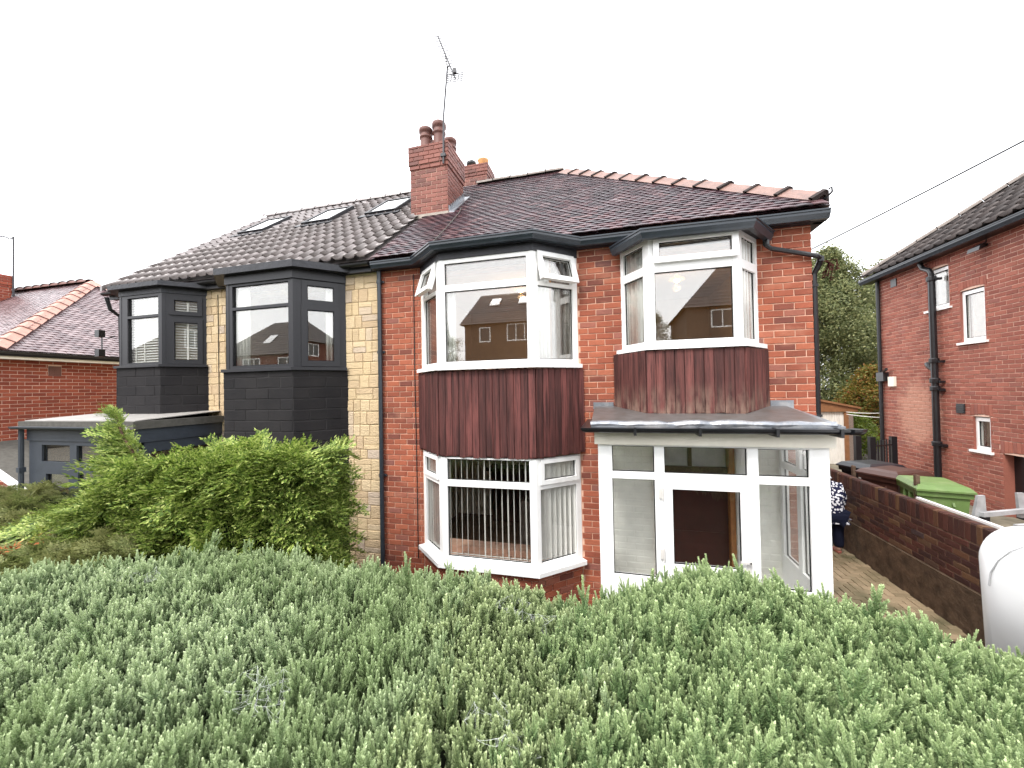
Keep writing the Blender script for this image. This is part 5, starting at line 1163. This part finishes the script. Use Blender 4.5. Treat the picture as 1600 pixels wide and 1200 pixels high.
curtain('white net hanging at the right of the widest upper bay window', [(-1.0, 5.12), (-.84, 5.27)], .40, 1.8, M['curtain'], .018)
curtain('white curtain drawn back at the left of the upper bay above the porch', [(.22, 5.48), (.44, 5.18)], .55, 1.8, M['curtain'], .03, .09)
curtain('pale curtain at the right of the upper bay above the porch', [(1.50, 5.15), (1.70, 5.45)], .55, 1.8, M['curtain'], .03, .09)
curtain('white curtain at the left edge of the black framed bay near the cream stone', [(-6.05, 5.02), (-5.78, 5.02)], .47, 1.78, M['curtain'], .02)
curtain('white curtain swept back at the right of the black framed bay near the cream stone', [(-4.53, 5.30), (-4.37, 5.45)], .5, 1.8, M['curtain'], .02)
VB = thing('vertical_blind', 'white vertical slatted blind across the ground floor bay', 'blind', (0, 0, 0))
Q = [(-2.80, YF-.01), (-2.30, 5.055), (-1.04, 5.055), (-.55, YF-.01)]
vm = MB(); vm.box(-.041, .041, -.0012, .0012, 0, 1.345); vme = vm.mesh('slat', M['blind'])
for i in range(3):
    A, B = Vector(Q[i]), Vector(Q[i+1]); l = (B-A).length; k = round(l/.082); d_ = (B-A).normalized(); an = math.atan2(d_.y, d_.x)
    for j in range(k):
        c = A + d_*(l*(j+.5)/k); link('slat', vme, VB, Matrix.Translation((c.x, c.y, -2.29)) @ Matrix.Rotation(an + R(112) + rng.gauss(0, .07) + (.25 if i == 2 else 0), 4, 'Z'))
hr = MB()
for i in range(3): hr.tube([(Q[i][0], Q[i][1], -.935), (Q[i+1][0], Q[i+1][1], -.935)], .016, 4)
hr.build('head_rail', M['blind'], VB)
ch_ = MB(); 
for i in range(3): ch_.tube([(Q[i][0], Q[i][1], -2.282), (Q[i+1][0], Q[i+1][1], -2.282)], .005, 4)
ch_.build('chain', M['blind'], VB)
def venetian(label, A, B, z0_, z1_, pitch=.048):
    v = thing('venetian_blind', label, 'blind', (0, 0, 0), 'slatted blinds in the corner bay'); Fv, Lv, dv_, nv = frame_of(A, B)
    sm = MB(); sm.add([(-.5, -.022, -.02), (.5, -.022, -.02), (.5, .022, .016), (-.5, .022, .016), (-.5, -.022, -.017), (.5, -.022, -.017), (.5, .022, .019), (-.5, .022, .019)], [(0, 3, 2, 1), (4, 5, 6, 7), (0, 1, 5, 4), (1, 2, 6, 5), (2, 3, 7, 6), (3, 0, 4, 7)]); sme = sm.mesh('slat', M['blind'])
    z = z0_; rot = Matrix(((dv_.x, -nv.x, 0), (dv_.y, -nv.y, 0), (0, 0, 1))).to_4x4()
    while z < z1_:
        link('slat', sme, v, Matrix.Translation(Fv(Lv/2, 0, z)) @ rot @ Matrix.Diagonal((Lv, 1, 1, 1))); z += pitch
    tp = MB()
    for u in (.2, .42, .8):
        if u < Lv: tp.fbox(Fv, u, u+.028, .022, .026, z0_, z1_)
    tp.build('tape', M['blind'], v)
venetian('white slatted blind in the front pane of the black corner bay', (-8.72, 5.11), (-7.82, 5.11), .6, 1.82)
venetian('white slatted blind in the right hand splay of the black corner bay', (-7.68, 5.15), (-7.36, 5.45), .6, 1.82)
def pendant(label, p, ztop):
    t_ = thing('pendant_lamp', label, 'lamp', (0, 0, 0), 'lit lamps seen through the upper windows')
    a = MB(); a.tube([(p[0], p[1], p[2]+.1), (p[0], p[1], ztop)], .006, 4); a.build('flex', M['upvc'], t_)
    a = MB(); a.lathe(p, [(.13, -.01), (.11, .02), (.04, .05), (.02, .08)], 18); a.build('lamp_shade', M['shade'], t_, True)
    a = MB(); a.lathe((p[0], p[1], p[2]-.06), [(.012, 0), (.045, .02), (.05, .05), (.03, .08)], 12); a.build('bulb', M['bulb'], t_, True)
    li = bpy.data.lights.new('lamp_light', 'POINT'); li.energy = 2.5; li.color = (1, .6, .28); li.shadow_soft_size = .06
    lo_ = bpy.data.objects.new('lamp_light', li); COL.objects.link(lo_); lo_.location = (p[0], p[1], p[2]-.14); lo_.parent = t_
pendant('lit pendant lamp seen through the large front pane of the widest upper bay', (-1.64, 7.0, 1.88), 2.0)
pendant('lit lamp seen through the right splay of the widest upper bay', (-1.30, 7.4, 1.56), 2.0)
pendant('lit pendant lamp behind the upper window over the porch', (1.07, 6.9, 1.80), 2.0)
FP = thing('fireplace', 'dim wooden fireplace inside the ground floor bay room', 'fireplace', (-1.9, 9.2, -2.85))
a = MB(); a.box(-2.6, -1.0, 8.0, 8.35, -2.84, -1.75); a.build('surround', M['mahogany'], FP); a = MB(); a.box(-2.7, -.9, 7.9, 8.36, -1.745, -1.68); a.build('mantel_shelf', M['mahogany'], FP)
SO = thing('sofa', 'pale sofa back seen low behind the blind in the ground floor bay', 'sofa', (-1.0, 7, -2.85))
a = MB(); a.box(-1.6, -.6, 6.4, 6.62, -2.8, -1.9); a.build('backrest', M['curtain_grey'], SO); a = MB(); a.box(-1.6, -.6, 6.63, 7.3, -2.8, -2.4); a.build('seat', M['curtain_grey'], SO)

M['far_pane'] = plain('dark_far_window', (.035, .03, .027), .3, .5, var=0)
# ------------------------------------------------------------------ houses and trees across the road (they show in the window glass)
def far_house(label, x0, x1, zb, ze, yf, yb, zr_, xl, xr_, wins_, mat, sky_=()):
    h = thing('house_across_road', label, 'house', ((x0+x1)/2, (yf+yb)/2, zb), 'houses across the road')
    a = MB(); Ff, Lf, df, nf = frame_of((x1, yf), (x0, yf))
    slab(a, Ff, 0, Lf, zb, ze, [(x1-w[1], x1-w[0], w[2], w[3]) for w in wins_], -.25, 0); a.box(x0, x0+.25, yb, yf-.252, zb, ze); a.box(x1-.25, x1, yb, yf-.252, zb, ze); a.box(x0, x1, yb-.25, yb-.002, zb, ze); a.build('wall', mat, h)
    r = MB(); ym = (yf+yb)/2
    r.add([(x0-.3, yf+.35, ze-.02), (x1+.3, yf+.35, ze-.02), (x1+.3, yb-.35, ze-.02), (x0-.3, yb-.35, ze-.02), (xl, ym, zr_), (xr_, ym, zr_)], [(1, 0, 4, 5), (2, 1, 5), (3, 2, 5, 4), (0, 3, 4), (0, 1, 2, 3)]); ro_ = r.build('roof', M['farroof'], h)
    rows = MB(); k_ = 14
    for i in range(k_):
        t_ = i/k_; y_ = yf+.35+(ym-yf-.35)*t_; z_ = ze+(zr_-ze)*t_; xa, xb = x0-.3+(xl-x0+.3)*t_, x1+.3+(xr_-x1-.3)*t_
        rows.box(xa, xb, y_-.04, y_+.02, z_-.02, z_+.04)
    rows.build('tile_rows', M['pantile'], ro_, kind='stuff')
    for w in wins_:
        f_ = MB(); u0, u1 = x1-w[1], x1-w[0]; nn_ = w[4] if len(w) > 4 else 1; hs = [(u0+.08+(u1-u0-.1)*i/nn_, u0+.02+(u1-u0-.1)*(i+1)/nn_, w[2]+.08, w[3]-.08) for i in range(nn_)]
        slab(f_, Ff, u0, u1, w[2], w[3], hs, -.1, .02); wo2 = f_.build('window', M['upvc'], h); pb = MB()
        for q in hs: pb.fbox(Ff, q[0], q[1], -.06, -.04, q[2], q[3])
        pb.build('pane', M['far_pane'], wo2)
    for u, v in sky_:
        s_ = MB(); p_ = lambda a_, b_, c_: (a_, yf+.35+(ym-yf-.35)*b_+.0, ze+(zr_-ze)*b_+c_)
        s_.hull([Vector(p_(u, v, .08)), Vector(p_(u+.8, v, .08)), Vector(p_(u+.8, v+.22, .08)), Vector(p_(u, v+.22, .08))], [Vector(p_(u, v, .16)), Vector(p_(u+.8, v, .16)), Vector(p_(u+.8, v+.22, .16)), Vector(p_(u, v+.22, .16))]); s_.build('skylight', M['upvc'], h)
    return h
far_house('brown brick house with two roof windows reflected in the widest upper bay', -11.1, -1.2, -.3, 5.1, -18, -25, 8.2, -10.9, -1.5, [(-9.9, -9.0, 3.7, 4.85), (-7.7, -5.6, 3.7, 5.0, 3), (-4.4, -2.4, 3.7, 5.0, 3), (-7.9, -5.4, .8, 2.2, 3)], M['brown_brick_far'], ((-9.6, .55), (-7.2, .55), (-4.8, .55)))
far_house('brown gabled house reflected in the upper bay above the porch', 4.9, 14.5, -.3, 5.3, -18, -25, 9.2, 8.0, 11.0, [(6.4, 7.8, 3.9, 5.1, 2), (9.0, 11.2, 3.6, 5.0, 3), (6.4, 8.2, .7, 2.1, 2)], M['brown_brick_far'])
far_house('dark roofed house reflected in the right splay of the black bay', 16.2, 25, -.3, 5.0, -18, -25, 8.6, 19, 22, [(17.2, 18.6, 3.6, 4.8, 2), (20, 22, 3.6, 4.8, 3)], M['red_brick_far'])
far_house('red brick house with a grey roof reflected in the black framed bay', -36, -24, -.8, 3.6, -18, -25, 7.2, -33, -27, [(-33, -31, 2.0, 3.3, 3), (-29, -27, 2.0, 3.3, 2)], M['red_brick_far'], ((-31.5, .3),))
far_house('second red brick house reflected at the far left', -52, -40, -1.2, 3.2, -18, -25, 6.8, -49, -43, [(-49, -47, 1.6, 2.9, 3), (-45, -43, 1.6, 2.9, 2)], M['red_brick_far'])

# ------------------------------------------------------------------ planting
LC = proto('leaf_clump_dull', [clump(i, .42, 75, .11, .055) for i in range(4)], M['leaf_yew'])
LA = proto('leaf_clump_autumn', [clump(i+10, .3, 60, .10, .06) for i in range(4)], M['leaf_autumn'])
LF = proto('leaf_clump_fresh', [clump(i+20, .25, 60, .09, .06) for i in range(3)], M['leaf_fresh'])
SG = proto('sprig_grey_green', [sprig(i, .15*q, int(120*q), k) for i, (q, k) in enumerate(((1, 7), (.8, 5), (1.15, 9), (1, 4), (.9, 8), (1.3, 6), (.7, 7), (1.05, 10)))], M['leaf_grey'])
SO_ = proto('sprig_olive', [sprig(i+5, .125*q, int(105*q), k) for i, (q, k) in enumerate(((1, 7), (.8, 6), (1.15, 10), (1, 5), (.9, 8), (1.3, 7), (.7, 7), (1.05, 10)))], M['leaf_olive'])
SF_ = proto('sprig_fresh_green', [sprig(i+10, .16*q, int(130*q), k) for i, (q, k) in enumerate(((1, 8), (.8, 6), (1.15, 10), (1, 5), (.9, 8), (1.3, 7), (.7, 7), (1.05, 10)))], M['leaf_green'])
FR = proto('conifer_spray', [frond(i) for i in range(5)], M['leaf_conifer'])
JU = proto('juniper_spray', [frond(i+7, .24, 12, .1) for i in range(4)], M['leaf_juniper'])
def tree(label, base, h, crown, coll, n_, seed, s=(.8, 1.5), name='tree', limbs=9):
    rr = random.Random(seed); t_ = thing(name, label, 'tree', base); b = Vector(base); mb = MB()
    top = b + Vector((rr.uniform(-.3, .3), rr.uniform(-.3, .3), h*.92)); mb.tube([b, b.lerp(top, .3)+Vector((.08, 0, 0)), b.lerp(top, .6), top], [h*.024, h*.019, h*.011, .03], 8); pts = []
    for i in range(limbs):
        z = h*(.22+.65*i/limbs); a = i*2.4+rr.uniform(-.4, .4); r = crown(z/h)*rr.uniform(.75, 1.0); p0 = b.lerp(top, z/h); p2 = p0+Vector((math.cos(a)*r, math.sin(a)*r, r*rr.uniform(-.1, .35))); p1 = p0.lerp(p2, .5)+Vector((0, 0, .12*r))
        mb.tube([p0, p1, p2], [.05+.012*h*(1-z/h), .035, .012], 5)
    mb.build('trunk', M['bark'], t_)
    for k in range(n_):
        t = rr.random()**.8; z = h*(.14+.86*t); r = crown(.14+.86*t)
        lump = .75+.35*math.sin(7*t*3+seed)+.0; a = rr.random()*2*math.pi; lump = .8+.28*math.sin(3*a+11*t)+.12*math.sin(7*a-17*t)
        q = rr.random()**.45; x, y = math.cos(a)*r*q*lump, math.sin(a)*r*q*lump
        pts.append((b+Vector((x, y, z)), (rr.uniform(-.5, .5), rr.uniform(-.5, .5), rr.random()*6.28), rr.uniform(*s), rr.randrange(len(coll.objects))))
    scatter('crown', t_, pts, coll); return t_
cr = lambda t: 2.6*math.sin(math.pi*min(1, max(0, t))**.75)**.8
tree('tall dull green tree standing behind the garage', (9.6, 20.5, -2.8), 8.7, cr, LC, 1300, 2, (.8, 1.35))
tree('dark tree further right behind the brick house on the right', (12.6, 22, -2.8), 8.4, cr, LC, 700, 9, (.8, 1.3))
tree('thin leafy tree at the left of the tall one behind the garage', (6.4, 23.5, -2.8), 7.8, lambda t: 2.2*math.sin(math.pi*min(1, max(0, t))**.8)**.8, LC, 600, 4, (.8, 1.3))
tree('yellowing shrub with orange leaves beside the garage', (9.3, 17.2, -2.6), 3.1, lambda t: 1.15*math.sin(math.pi*min(1, max(0, t*.9+.08)))**.6, LA, 330, 5, (.6, 1.1), 'shrub')
tree('fresh green bush behind the black gate', (7.6, 15.4, -2.6), 1.5, lambda t: .85*math.sin(math.pi*min(1, max(0, t*.85+.12)))**.5, LF, 150, 6, (.6, 1.0), 'shrub', 5)
for i, (x, y) in enumerate(((-14.5, -21), (1.2, -26), (3.4, -24), (-18.5, -24))):
    tree(['dark tree reflected at the left of the brown house', 'tree reflected in the gap left of the brown gabled house', 'bushy tree reflected close beside the brown gabled house', 'tree reflected far left across the road'][i], (x, y, -.4), 6.4, cr, LC, 160, 30+i, (.9, 1.5))

# --- clipped hedge in the foreground: three shrubs grown into one another
def hedge_top(x, y):
    z = -1.135 + .05*noise.noise(Vector((x*.9, y*.9, 3))) + .04*noise.noise(Vector((x*2.3, y*2.3, 8))) + .025*noise.noise(Vector((x*5, y*5, 1)))
    z += -.13*math.exp(-((x+.20)/.26)**2)*min(1, max(0, (y-.9)/1.0)) + .03*math.exp(-((x-.45)/.4)**2) - .16*max(0, (x-1.1))**1.2
    e = 2.22 + .28*math.exp(-((x-.6)/.5)**2) - .55*max(0, -x-2.9)
    return z - .5*max(0, y-e+.22)**1.2 - .6*max(0, .45-y)**1.2
def sprigs(zone, n_, coll, seed, s=(.75, 1.25)):
    rr = random.Random(seed); pts = []; out = 0
    while len(pts) < n_ and out < n_*40:
        out += 1; x, y = rr.uniform(-5.4, 2.15), rr.uniform(.25, 2.75)
        if not zone(x, y): continue
        z = hedge_top(x, y)
        p = Vector((x, y, z)); d_ = screen(p)
        if d_ is None or not (-60 < d_[0] < 1085 and d_[1] < 850): 
            if rr.random() > .12: continue
        dens = min(1.0, 1.9/max(.9, p.length)+.25)
        if rr.random() > dens: continue
        tall = 1.5 if rr.random() < .03 else 1.0
        dp_ = rr.random()**1.4*.10; cl_ = noise.noise(Vector((x*8, y*8, 5)))
        lean = rr.gauss(0, .17)
        pts.append((p - Vector((0, 0, .085+dp_-cl_*.06)), (lean, rr.gauss(0, .17), rr.random()*6.28), rr.uniform(*s)*tall*(1+.25*cl_), rr.randrange(8)))
    return pts
rz = random.Random(77)                                      # the shrubs run into one another: soft, ragged shares
def share(x, y):
    c = math.exp(-((x+.42+.12*math.sin(4*y))/.46)**2) + .5*noise.noise(Vector((x*2.5, y*2.5, 0)))
    r = (x + .14 + .45*noise.noise(Vector((x*2.2, y*2.2, 6))))/.30 + .5
    r = min(1, max(0, r)); c = min(1, max(0, (c-.3)*1.6))*(1-r); return 1-r-c, c, r
zoneL = lambda x, y: rz.random() < share(x, y)[0]
zoneC = lambda x, y: rz.random() < share(x, y)[1]
zoneR = lambda x, y: rz.random() < share(x, y)[2]
def hedge_body(name, label, x0, x1, cat='hedge', gap=None):
    t_ = thing(name, label, cat, ((x0+x1)/2, 1.3, -2), 'clipped hedge shrubs in the front garden')
    nx, ny = max(3, int((x1-x0)/.12)), 22; o = []; fs = []
    for i in range(nx+1):
        for j in range(ny+1):
            x = x0+(x1-x0)*i/nx; y = .2+2.35*j/ny; o.append((x, y, hedge_top(x, y)-.19))
    for i in range(nx):
        for j in range(ny): a = i*(ny+1)+j; fs.append((a, a+ny+1, a+ny+2, a+1))
    base = len(o)
    per = [i*(ny+1) for i in range(nx+1)] + [nx*(ny+1)+j for j in range(1, ny+1)] + [i*(ny+1)+ny for i in range(nx-1, -1, -1)] + [j for j in range(ny-1, 0, -1)]
    for q in per: o.append((o[q][0], o[q][1], -2.4))
    for k in range(len(per)): a, b = k, (k+1) % len(per); fs.append((per[b], per[a], base+a, base+b))
    mb = MB(); mb.add(o, fs); mb.build('shade_hull', M['hull_shade'], t_); return t_  # closed hull, its dark colour stands in for shaded gaps between sprigs
hL = hedge_body('hedge_shrub', 'grey green clipped hedge filling the left of the foreground', -5.4, -.75)
hC = hedge_body('hedge_shrub', 'yellower green patch of clipped hedge in the middle of the foreground', -.752, -.05)
hR = hedge_body('hedge_shrub', 'fresher green hedge filling the right of the foreground', -.052, 2.15)
scatter('foliage', hL, sprigs(zoneL, 16500, SG, 1, (.42, .95)), SG)
scatter('foliage', hC, sprigs(zoneC, 2800, SO_, 2, (.55, 1.05)), SO_)
scatter('foliage', hR, sprigs(zoneR, 8800, SF_, 3, (.5, 1.1)), SF_)
# cobwebs strung between the tips
r9 = random.Random(12)
for (x, y), lab in (((-.50, 1.95), 'white cobweb on the hedge below the ground floor bay'), ((-1.28, 1.17), 'white cobweb on the left of the foreground hedge'), ((-2.9, 1.75), 'white cobweb at the far left edge of the hedge'), ((-.40, 1.32), 'white cobweb low in the middle of the foreground hedge')):
    p = MB(); nodes_ = []
    for _ in range(46):
        q = Vector((x+r9.gauss(0, .075), y+r9.gauss(0, .05), 0)); q.z = hedge_top(q.x, q.y)+.0+r9.uniform(-.03, .035); nodes_.append(q)
    for i, a in enumerate(nodes_):
        for b in sorted(nodes_, key=lambda q: (q-a).length)[1:5]: p.tube(sag(a, b, .004, 3), .0003, 3, False)
    tag(p.build('cobweb', M['web']), lab, 'cobweb')

# --- the big bright conifer in the next garden
CF = thing('conifer_hedge', 'tall bright green feathery conifer hedge in front of the left house', 'conifer', (-4.4, 3.7, -2.6))
rr = random.Random(21)
def cf_top(x): return -.70 - .045*max(0, -x-3.2) - .5*max(0, -x-5.35) + .03*math.sin(3*x)
b = MB(); ncf = 24; o = []; fs = []
for i in range(ncf+1):
    x = -6.9+3.45*i/ncf; zt = cf_top(x)-.17; th_ = .5 if x > -6 else .5*(x+7.2)/1.2
    o += [(x, 3.42-.0, -2.6), (x, 3.38, zt-.12), (x, 3.55, zt), (x, 4.05, zt-.03), (x, 4.12, -2.6)]
for i in range(ncf):
    for k in range(4): fs.append((i*5+k, (i+1)*5+k, (i+1)*5+k+1, i*5+k+1))
fs += [(0, 1, 2, 3, 4), tuple(ncf*5+k for k in (4, 3, 2, 1, 0))]; b.add(o, fs); b.build('shade_hull', M['hull_shade'], CF)  # hull coloured dark for the shaded voids behind the sprays
pts = []
def spray(p, outdir, s, rr, pts, up_=.3):
    d_ = (Vector(outdir) + Vector((rr.gauss(0, .3), rr.gauss(0, .3), up_+rr.gauss(0, .22)))).normalized()
    side = Vector((0, 0, 1)).cross(d_).normalized(); nn_ = d_.cross(side)
    tw = rr.gauss(0, .6); e = (Matrix((d_, side, nn_)).transposed() @ Matrix.Rotation(tw, 3, 'X')).to_euler()
    pts.append((Vector(p), tuple(e), s, rr.randrange(4)))
for k in range(760):                                       # face towards the camera
    x = -6.7+3.25*rr.random(); zt = cf_top(x); z = zt - (zt+2.4)*rr.random()**1.4*.95
    spray((x, 3.40+rr.uniform(-.06, .14), z), (.75, -.75, 0), rr.uniform(.85, 1.5), rr, pts, .10)
for k in range(430):
    x = -6.7+3.2*rr.random(); y = rr.uniform(3.3, 4.15); spray((x, y, cf_top(x)-.14+rr.uniform(-.06, .06)), (.9, -.4, .1), rr.uniform(.8, 1.4), rr, pts, .22)
for k in range(330):
    z = -.70-(1.75)*rr.random(); spray((-3.47, rr.uniform(3.35, 4.15), z), (1, -.25, 0), rr.uniform(.75, 1.35), rr, pts, .10)
for k in range(26): x = -4.35+rr.gauss(0, .2); spray((x, 3.7, cf_top(x)-.06), (-.8, 0, .6), rr.uniform(.7, 1.15), rr, pts, .3)
for k in range(150): x = rr.uniform(-7.6, -5.9); spray((x, rr.uniform(3.0, 3.7), -1.42-.28*max(0, -x-6)+rr.uniform(-.35, .12)), (-.9, -.3, 0), rr.uniform(.8, 1.3), rr, pts, .05)
stem = MB(); sx = -5.75; stem.tube([(-5.55, 3.55, -1.3), (-5.78, 3.45, -.78), (-5.98, 3.42, -.45), (-6.1, 3.42, -.17)], [.03, .022, .014, .006], 6); stem.build('leader_stem', M['stick'], CF)
for k in range(110):
    t_ = k/110; p = Vector((-5.6, 3.5, -1.1)).lerp(Vector((-6.1, 3.42, -.17)), t_); s_ = 1 if k % 3 else -1
    spray(p, (-1.0*s_ if s_ > 0 else .8, -.35, .1), (1.6 if s_ > 0 else .7)*(1.1-.8*t_)*rr.uniform(.75, 1.2), rr, pts, .15 if t_ < .8 else .8)
scatter('foliage', CF, pts, FR)
# --- low spreading juniper at the left
JN = thing('juniper_bush', 'low spreading yellow green juniper at the left edge with a dead orange branch', 'shrub', (-7.4, 3.3, -2.6))
rr = random.Random(33); pts = []
jtop = lambda x, y: -1.64 + .10*math.sin(2.1*x+1) - .22*(3.2-y)*.9 + .05*math.sin(5*x+3*y)
b = MB(); o = []; fs = []; nx, ny = 26, 10
for i in range(nx+1):
    for j in range(ny+1): x, y = -11.5+6.6*i/nx, 2.1+2.0*j/ny; o.append((x, y, jtop(x, y)-.16))
for i in range(nx):
    for j in range(ny): a = i*(ny+1)+j; fs.append((a, a+ny+1, a+ny+2, a+1))
bl = len(o); per = [i*(ny+1) for i in range(nx+1)] + [nx*(ny+1)+j for j in range(1, ny+1)] + [i*(ny+1)+ny for i in range(nx-1, -1, -1)] + [j for j in range(ny-1, 0, -1)]
for q in per: o.append((o[q][0], o[q][1], -2.7))
for k in range(len(per)): fs.append((per[(k+1) % len(per)], per[k], bl+k, bl+(k+1) % len(per)))
b.add(o, fs); b.build('shade_hull', M['hull_shade'], JN)  # hull coloured dark for the shade beneath the sprays
for k in range(2600):
    x, y = rr.uniform(-11.4, -4.95), rr.uniform(2.1, 4.1); spray((x, y, jtop(x, y)-.1+rr.uniform(-.06, .05)), (.5*rr.choice((-1, 1)), -.6, .15), rr.uniform(.6, 1.1), rr, pts, .25)
scatter('foliage', JN, pts, JU)
db_ = MB(); r4 = random.Random(8)
for k in range(60):
    c = Vector((-6.9+r4.gauss(0, .28), 2.75+r4.gauss(0, .1), 0)); c.z = jtop(c.x, c.y)+.03+r4.uniform(-.02, .03)
    for j in range(6): leaf(db_, c+Vector((r4.gauss(0, .03), r4.gauss(0, .03), 0)), Vector((r4.gauss(.8, .4), r4.gauss(0, .4), r4.gauss(.2, .2))), Vector((0, -.5, 1)), .09, .025)
db_.build('dead_branch', M['orange_dead'], JN)

for o in bpy.data.objects:
    if 'at' in o: del o['at']
